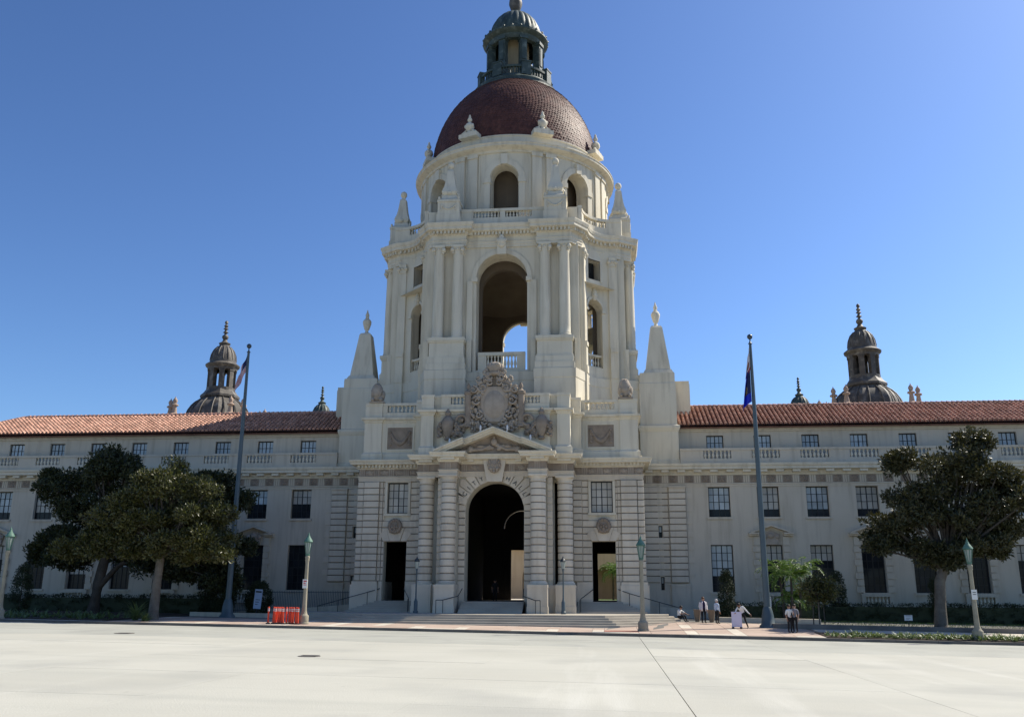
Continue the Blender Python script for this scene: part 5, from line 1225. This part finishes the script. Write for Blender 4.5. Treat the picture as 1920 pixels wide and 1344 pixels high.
def palm(loc, h, label, nf=22, L=1.9, stems=((0, 0, 0),)):
    r_ = empty('palm', loc, label, 'palm', 'palms in front of the right wing'); tk = M(); fr = M()
    for sx, sy, lean in stems:
        tk.tube([(sx, sy, -.1), (sx + lean * .5, sy, h * .5), (sx + lean, sy, h)], [.13, .1, .08], 7)
        for k in range(nf):
            a = 2 * pi * k / nf + random.uniform(-.2, .2); el = random.uniform(-.2, 1.25); l_ = L * random.uniform(.75, 1.1); P = []
            for i in range(9):
                t = i / 8; e_ = el - 1.9 * t * t; r0 = sum(cos(el - 1.9 * (j / 8) ** 2) for j in range(i)) * l_ / 8; z0 = sum(sin(el - 1.9 * (j / 8) ** 2) for j in range(i)) * l_ / 8
                P.append(Vector((sx + lean + r0 * cos(a), sy + r0 * sin(a), h + z0)))
            fr.tube(P, .015, 3)
            for i in range(1, 9):
                for s in (1, -1):
                    for q in (0, .5):
                        p = P[i] if q == 0 else (P[i] + P[i - 1]) / 2
                        tan = (P[i] - P[i - 1]).normalized(); sd2 = tan.cross(Vector((0, 0, 1))).normalized() * s
                        d = (tan * .7 + sd2 + Vector((0, 0, -.35))).normalized(); leaf(fr, p, d, .42 * (1.1 - .5 * i / 8), .05)
    obj('trunk', tk, 'barkd', r_, 50); obj('crown', fr, 'palm', r_)
palm((22.2, -2.6, .02), 3.5, 'leafy palm clump in front of the pedimented window of the right wing', 26, 2.0, ((0, 0, -.2), (1.1, .2, .35), (.5, -.3, .1)))
palm((23.7, -1.4, .02), 1.7, 'shorter drooping palm behind the young staked tree', 26, 1.7, ((0, 0, 0), (-.9, -.5, -.1)))
palm((9.5, 33, 1.3), 3.2, 'palm in the courtyard seen through the right doorway', 30, 2.0, ((0, 0, 0), (.5, .5, .2)))
def bushy(name, loc, label, r, h, n, mt, cat, group=None):
    r_ = empty(name, loc, label, cat, group); mm = M(); tk = M().tube([(0, 0, -.1), (0, 0, h * .7)], [.07, .03], 6)
    for k in range(n):
        t = random.random(); q = r * (1 - abs(t * 1.7 - .8) ** 2.4) if t > .1 else r * .8
        q = max(.1, q); a = random.uniform(0, 2 * pi); clump(mm, (q * .75 * cos(a), q * .75 * sin(a), t * h), (.28, .28, .28), 42, .13, .06)
    obj('stem', tk, 'barkd', r_); obj('foliage', mm, mt, r_)
bushy('columnar_shrub', (17.98, -2.6, -.02), 'dark clipped column of foliage between the first two right wing windows', .55, 3.6, 110, 'hedge', 'shrub', 'columnar shrubs by the walls')
bushy('columnar_shrub', (27.1, 1.2, 0), 'dark clipped column of foliage behind the young staked tree', .62, 3.7, 120, 'hedge', 'shrub', 'columnar shrubs by the walls')
bushy('columnar_shrub', (34.4, 0.5, -.2), 'narrow dark shrub behind the trunk of the single big tree', .55, 3.4, 100, 'hedge', 'shrub', 'columnar shrubs by the walls')
bushy('columnar_shrub', (-36.9, -6.5, .1), 'dark shrub beside the lamp post at the left edge', .75, 3.8, 140, 'hedge', 'shrub', 'columnar shrubs by the walls')
bushy('columnar_shrub', (-22.3, -2.0, .1), 'rounded dark shrub low in the shade right of the sunlit tree trunk', 1.1, 3.2, 190, 'hedge', 'shrub', 'columnar shrubs by the walls')
bushy('columnar_shrub', (-19.6, -1.2, .1), 'broad dark shrub low in the shade between the sunlit trunk and the left flagpole', 1.2, 2.6, 190, 'hedge', 'shrub', 'columnar shrubs by the walls')
bushy('columnar_shrub', (-24.3, -1.0, .1), 'narrow dark shrub right of the sunlit tree trunk', .5, 3.6, 100, 'hedge', 'shrub', 'columnar shrubs by the walls')
def hedge(x0, x1, y, z, h, label, d=.55):
    r_ = empty('hedge', ((x0 + x1) / 2, y, z), label, 'hedge'); mm = M(); xm = (x0 + x1) / 2
    core = M().box(x0 - xm + .1, x1 - xm - .1, -d + .12, d - .12, -.3, h - .12); obj('stem', core, 'hedge', r_)
    n = int((x1 - x0) * 16)
    for k in range(n):
        x = random.uniform(x0, x1) - xm
        if random.random() < .5: p = (x, -d * random.uniform(.85, 1), random.uniform(0, h))
        else: p = (x, random.uniform(-d, d), h + random.uniform(-.1, .06))
        clump(mm, p, (.25, .12, .16), 26, .12, .06)
    obj('foliage', mm, 'hedge', r_)
hedge(17.2, 24.5, -2.0, -.02, 1.25, 'clipped dark hedge behind the right flagpole')
hedge(25.0, 52, 1.0, -.1, 1.3, 'long clipped dark hedge below the right wing windows')
hedge(-58, -22.5, .6, .1, 1.45, 'long dark hedge below the left wing windows')
# beds, lawn, kerbs of the beds
def bed(x0, x1, y0, y1, mt, z, name='planting_bed'):
    mm = M(); k = max(1, int((x1 - x0) / 4))
    for i in range(k): mm.hexa(walk, x0 + (x1 - x0) * i / k, x0 + (x1 - x0) * (i + 1) / k, y0, y1, -.3, z)
    obj(name, mm, mt, kind='structure')
bed(24, 62, -10.4, 4.4, 'grass', .03, 'lawn'); bed(22.0, 62, -16.95, -13.45, 'soil', .04); bed(-72, -24.2, -16.4, 4.3, 'soil', .05); bed(-24, -13.5, -3.8, 1.4, 'soil', .02)
gr = M()
for _ in range(9000):
    x = random.uniform(24.1, 50); y = -10.35 + 9 * random.random() ** 1.8; leaf(gr, Vector((x, y, gz(x, y) + .02)), Vector((random.gauss(0, .4), random.gauss(0, .4), 1)).normalized(), .12, .03)
obj('grass', gr, 'grass', kind='stuff', label='short green grass of the lawn')
for x0, x1, y, lab in ((19.9, 52, -10.5, 'low pale kerb wall edging the right lawn'), (17.0, 24.2, -5.3, 'low pale kerb wall in front of the right hedge'), (-24, -13, -4.1, 'low pale kerb wall behind the left flagpole')):
    mm = M(); k = max(1, int((x1 - x0) / 4))
    for i in range(k): mm.hexa(walk, x0 + (x1 - x0) * i / k, x0 + (x1 - x0) * (i + 1) / k, y - .13, y + .13, -.3, .3)
    obj('kerb_wall', mm, 'curb' if x0 > 0 and y < -8 else 'white', label=lab, cat='wall')
def strap(mm, x, y, z, n, L, W, spread=.8):
    for _ in range(n):
        a = random.uniform(0, 2 * pi); e_ = random.uniform(.5, 1.4); l_ = L * random.uniform(.6, 1.1); p = Vector((x + random.gauss(0, .08), y + random.gauss(0, .08), z)); o = len(mm.v); sd2 = Vector((-sin(a), cos(a), 0)) * W * .5
        P = []
        for i in range(5):
            t = i / 4; P.append(p.copy()); ee = e_ - spread * 1.6 * t; p = p + Vector((cos(a) * cos(ee), sin(a) * cos(ee), sin(ee))) * l_ / 4
        for i, q in enumerate(P): k = (1, 1.1, .9, .6, .1)[i]; mm.v += [tuple(q + sd2 * k), tuple(q - sd2 * k)]
        for i in range(4): mm.f.append([o + 2 * i, o + 2 * i + 1, o + 2 * i + 3, o + 2 * i + 2]); mm.mi.append(0)
gc = M()
for _ in range(560):
    x = random.uniform(22.2, 50); y = random.uniform(-16.8, -14.8); strap(gc, x, y, gz(x, y) + .02, 9, random.uniform(.3, .55), .06)
obj('ground_cover', gc, 'blade', kind='stuff', label='strap-leaved ground cover along the right kerb')
gc = M()
for _ in range(520):
    x = random.uniform(-60, -24.5); y = random.uniform(-16.2, -9.5); strap(gc, x, y, gz(x, y) + .03, 8, random.uniform(.35, .8), .07)
obj('ground_cover', gc, 'blade', kind='stuff', label='dark strap-leaved ground cover in the left bed')
for x, y, n, L, lab in ((-23.0, -14.6, 120, 1.7, 'big spiky clump of arching leaves at the kerb before the sunlit trunk'), (-21.6, -15.9, 70, .9, 'small grassy clump at the kerb right of the big spiky clump')):
    r_ = empty('spiky_plant', (x, y, gz(x, y)), lab, 'plant'); mm = M(); strap(mm, 0, 0, 0, n, L, .06, .7); obj('foliage', mm, 'blade', r_)

# ------------------------------------------------------------------ delineators, signs, planters
def delin():
    d = {}
    d['post'] = M().lathe(0, 0, [(.062, .06), (.06, .9), (.066, .95), (.06, 1.05), (.035, 1.07)], 8).mesh('post', [MT['orange']], 40)
    d['base'] = M().lathe(0, 0, [(.16, 0), (.16, .04), (.08, .07), (.05, .08)], 8).mesh('base', [MT['black']])
    d['band'] = (lambda q: (q.lathe(0, 0, [(.066, .80), (.065, .87)], 8, cap=False), q.lathe(0, 0, [(.067, .91), (.069, .97)], 8, cap=False), q.mesh('reflective_band', [MT['band']]))[2])(M())
    return d
DL = delin()
random.seed(5)
pos = [-13.5] + [-13.22 + .115 * i for i in range(17)]
for i, x in enumerate(pos):
    y = -15.05 + (0 if i == 0 else random.uniform(-.25, .45)); 
    lab = 'orange delineator post standing apart at the left of the packed cluster' if i == 0 else '%s orange delineator from the left in the packed cluster by the lamp post' % ('first second third fourth fifth sixth seventh eighth ninth tenth eleventh twelfth thirteenth fourteenth fifteenth sixteenth seventeenth'.split()[i - 1])
    r_ = empty('delineator_post', (x, y, gz(x, y)), lab, 'delineator', 'orange delineators beside the lamp post')
    for k, nm in (('base', 'base'), ('post', 'post'), ('band', 'reflective_band')): link(nm, DL[k], r_)
    if i: r_.rotation_euler = (random.uniform(-.03, .03), random.uniform(-.05, .05), 0)
def sign(x, y, w_, h, z, label, mt='signw', tilt_=0, title=True):
    r_ = empty('notice_sign', (x, y, gz(x, y)), label, 'sign'); r_.rotation_euler = (0, tilt_, 0)
    obj('post', M().box(-.025, .025, -.02, .02, -.1, z + .05), 'iron', r_); b = obj('board', M().box(-w_ / 2, w_ / 2, -.04, -.02, z, z + h), mt, r_)
    t = M()
    if title: t.box(-w_ * .38, w_ * .38, -.044, -.039, z + h * .83, z + h * .91)
    for k in range(3): t.box(-w_ * .3, w_ * (.3 - .12 * k), -.044, -.039, z + h * (.45 - .12 * k), z + h * (.48 - .12 * k))
    obj('lettering', t, 'ink', b)
sign(-18.9, -3.4, .62, 1.5, .62, 'tall pale blue notice board leaning by the left ramp', 'blueprint', .06)
sign(21.0, -2.6, .5, .75, 1.0, 'small white notice left of the right flagpole')
sign(29.02, -9.6, .52, .36, .62, 'low white lawn sign left of the single big tree')
sign(-36.9, -6.0, .52, .38, .95, 'low white lawn sign in the left bed')
for x, y, lab in ((15.35, -6.0, 'clay planter behind the man in the pale jacket'), (16.35, -6.2, 'clay planter behind the grey-haired man')):
    obj('planter', M().lathe(0, 0, [(.15, 0), (.22, .35), (.24, .75), (.27, .8), (.27, .86), (.21, .86), (.19, .75), (.08, .74)], 16), 'pot', None, 40, loc=(x, y, gz(x, y)), label=lab, cat='planter', group='clay planters by the ramp')

# ------------------------------------------------------------------ people
def person(loc, rz, label, J, top, leg, skin='skin', hair='hair', jacket=None, long=False, sc=1.):
    """J overrides joint positions; the body is one skinned surface"""
    base = dict(pelvis=(0, 0, .95), waist=(0, 0, 1.1), chest=(0, -.01, 1.32), neck=(0, 0, 1.49), head=(0, -.015, 1.60), crown=(0, -.01, 1.70),
                shL=(.19, 0, 1.42), elL=(.26, .02, 1.14), wrL=(.25, -.06, .9), haL=(.25, -.08, .8), shR=(-.19, 0, 1.42), elR=(-.26, .02, 1.14), wrR=(-.25, -.06, .9), haR=(-.25, -.08, .8),
                hiL=(.1, 0, .9), knL=(.11, -.03, .5), anL=(.11, .02, .09), toL=(.12, -.17, .04), hiR=(-.1, 0, .9), knR=(-.11, -.03, .5), anR=(-.11, .02, .09), toR=(-.12, -.17, .04))
    base.update(J)
    rd = dict(pelvis=.15, waist=.135, chest=.155, neck=.06, head=.098, crown=.07, shL=.075, elL=.048, wrL=.034, haL=.045, shR=.075, elR=.048, wrR=.034, haR=.045, hiL=.1, knL=.066, anL=.046, toL=.04, hiR=.1, knR=.066, anR=.046, toR=.04)
    E_ = [('pelvis', 'waist'), ('waist', 'chest'), ('chest', 'neck'), ('neck', 'head'), ('head', 'crown')]
    for s in 'LR': E_ += [('chest', 'sh' + s), ('sh' + s, 'el' + s), ('el' + s, 'wr' + s), ('wr' + s, 'ha' + s), ('pelvis', 'hi' + s), ('hi' + s, 'kn' + s), ('kn' + s, 'an' + s), ('an' + s, 'to' + s)]
    names = list(base); idx = {n: i for i, n in enumerate(names)}
    me = bpy.data.meshes.new('body'); me.from_pydata([base[n] for n in names], [(idx[a], idx[b]) for a, b in E_], [])
    o = bpy.data.objects.new('tmpbody', me); COL.objects.link(o)
    o.modifiers.new('s', 'SKIN'); sv = me.skin_vertices[0].data
    for n in names: sv[idx[n]].radius = (rd[n], rd[n] * (.75 if n in ('chest', 'waist', 'pelvis') else 1)); sv[idx[n]].use_root = (n == 'pelvis')
    ss = o.modifiers.new('u', 'SUBSURF'); ss.levels = 2; ss.render_levels = 2
    dg = bpy.context.evaluated_depsgraph_get(); bm_ = bpy.data.meshes.new_from_object(o.evaluated_get(dg)); bpy.data.objects.remove(o); bm_.name = 'person'
    bm_.materials.clear()
    mats = [skin, top, leg, 'black']; [bm_.materials.append(MT[x]) for x in mats]
    part = {}
    for a, b in E_:
        part[a, b] = 0 if b in ('head', 'crown') or b.startswith('ha') else 3 if b.startswith('to') else 2 if (b[:2] in ('kn', 'an', 'hi')) else 1
        if b.startswith('wr') and not long: part[a, b] = 0
    seg = [(Vector(base[a]), Vector(base[b]), part[a, b]) for a, b in E_]
    for p in bm_.polygons:
        c = p.center; best = 9; k = 1
        for a, b, q in seg:
            ab = b - a; t = max(0, min(1, (c - a).dot(ab) / ab.length_squared)); d = (c - a - ab * t).length
            if d < best: best = d; k = q
        p.material_index = k; p.use_smooth = True
    b = link('person', bm_, None, loc, rz, label, 'person'); b.scale = (sc, sc, sc)
    h = Vector(base['head']); cr = Vector(base['crown']); hm = M(); hm.blob(tuple(cr + (cr - h) * .1 + Vector((0, .02, -.02))), (.105, .118, .1), 12, 8)
    if long and hair != 'grey': hm.blob(tuple(h + Vector((0, .07, -.03))), (.09, .06, .15), 10, 8)
    obj('hair', hm, hair, b, 60)
    fc = M(); 
    f = h + Vector((0, -.1, .02)); fc.blob(tuple(f), (.018, .03, .028), 7, 5)
    for s in (1, -1): fc.blob((h.x + s * .103, h.y + .01, h.z + .01), (.018, .028, .04), 7, 5)
    obj('nose_and_ears', fc, skin, b, 60)
    ey = M(); [ey.blob((h.x + s * .036, h.y - .092, h.z + .045), (.014, .01, .01), 6, 5) for s in (1, -1)]; ey.box(h.x - .025, h.x + .025, h.y - .1, h.y - .085, h.z - .04, h.z - .03); obj('eyes_and_mouth', ey, 'hair', b)
    hd = M()
    for s in 'LR':
        w0, h0 = Vector(base['wr' + s]), Vector(base['ha' + s]); d = (h0 - w0).normalized(); sd2 = d.cross(Vector((0, 1, .2))).normalized(); nn = d.cross(sd2)
        for k in range(4): q = h0 + sd2 * (.024 * (k - 1.5)) + d * .03; l_ = (.07, .08, .076, .06)[k]; hd.tube([tuple(q), tuple(q + d * l_ * .5 + nn * .006), tuple(q + d * l_ + nn * .025)], [.0095, .009, .007], 6)
        q = h0 + sd2 * .035 - d * .02; hd.tube([tuple(q), tuple(q + sd2 * .025 + d * .03), tuple(q + sd2 * .02 + d * .065)], [.012, .011, .008], 6)
    obj('fingers', hd, skin, b, 60)
    if jacket:
        jk = M(); c = Vector(base['chest']); 
        jk.lathe(0, 0, [(.245, .82), (.23, 1.05), (.225, 1.25), (.23, 1.38), (.13, 1.49)], 20, a0=-pi / 2 + .38, a1=1.5 * pi - .38, cap=False)
        jk.v = [(x, y * .72 + c.y * .5, z) for x, y, z in jk.v]
        for s in 'LR': jk.tube([base['sh' + s], base['el' + s], base['wr' + s]], [.09, .068, .055], 10)
        jo = obj('jacket', jk, jacket, b, 60); q = jo.modifiers.new('t', 'SOLIDIFY'); q.thickness = .012
    return b
person((15.66, -7.5, gz(15.66, -7.5)), .25, 'man in a pale open jacket over a navy shirt standing by the planters', {}, 'cnavy', 'cblack', 'skin', 'brown', 'clinen', sc=1.02)
person((16.57, -7.74, gz(16.57, -7.74)), 2.2, 'grey-haired man in a light blue shirt standing beside the hedge', {'head': (0, -.03, 1.6), 'elL': (.25, -.02, 1.14)}, 'cblue', 'cblack', 'skin', 'grey', long=True, sc=.95)
person((17.85, -11.2, gz(17.85, -11.2)), -.35, 'dark-haired woman in white leaning over the pale lilac board', {'chest': (-.05, -.16, 1.26), 'neck': (-.1, -.25, 1.40), 'head': (-.13, -.33, 1.46), 'crown': (-.14, -.38, 1.55), 'shL': (.12, -.15, 1.36), 'shR': (-.24, -.2, 1.34), 'elL': (.34, -.12, 1.1), 'wrL': (.52, -.16, .93), 'haL': (.58, -.18, .86), 'elR': (-.36, -.34, 1.1), 'wrR': (-.34, -.52, .98), 'haR': (-.34, -.6, .96), 'knL': (.2, -.05, .5), 'anL': (.32, .1, .09), 'toL': (.34, -.08, .04)}, 'cwhite', 'cblack', 'skind', 'hair', long=True)
person((20.38, -14.05, gz(20.38, -14.05)), .5, 'person in a white top with raised hand, left one of the pair by the plants', {'elL': (.24, -.16, 1.12), 'wrL': (.1, -.3, 1.2), 'haL': (.06, -.33, 1.27)}, 'cwhite', 'cblack', 'skind', 'hair', sc=.98)
person((20.72, -14.0, gz(20.72, -14.0)), -.6, 'person in a grey-blue shirt, right one of the pair by the plants', {'elR': (-.24, -.16, 1.12), 'wrR': (-.12, -.28, 1.02), 'haR': (-.08, -.34, 1.0)}, 'cgrey', 'cblack', 'skin', 'hair', sc=1.0)
# seated on the end of the steps
sit = {'pelvis': (0, 0, .16), 'waist': (0, -.03, .32), 'chest': (.02, -.09, .55), 'neck': (.04, -.14, .71), 'head': (.05, -.19, .81), 'crown': (.06, -.2, .91), 'shL': (.2, -.1, .64), 'shR': (-.16, -.1, .64), 'elL': (.33, -.28, .48), 'wrL': (.45, -.46, .36), 'haL': (.5, -.53, .32), 'elR': (-.2, -.26, .42), 'wrR': (-.08, -.42, .4), 'haR': (-.02, -.48, .4), 'hiL': (.1, -.06, .15), 'hiR': (-.1, -.06, .15), 'knL': (.15, -.46, .3), 'knR': (-.12, -.46, .3), 'anL': (.15, -.56, -.06), 'anR': (-.12, -.56, -.06), 'toL': (.16, -.74, -.1), 'toR': (-.12, -.74, -.1)}
person((14.05, -5.6, .16), .9, 'dark-haired woman in white sitting at the right end of the steps', sit, 'cwhite', 'cblack', 'skind', 'hair')
person((-.55, 2.6, 1.335), .2, 'person standing in the dark of the great arch', {}, 'cblack', 'cblack', 'skind', 'hair')
r_ = empty('display_board', (17.42, -11.55, gz(17.42, -11.55)), 'pale lilac free-standing board on small feet before the leaning woman', 'board', rz=.12)
obj('board', M().box(-.34, .34, -.02, .02, .1, 1.08), 'lilac', r_); obj('foot', M().box(-.3, -.24, -.22, .22, 0, .1), 'black', r_); obj('foot', M().box(.24, .3, -.22, .22, 0, .1), 'black', r_)
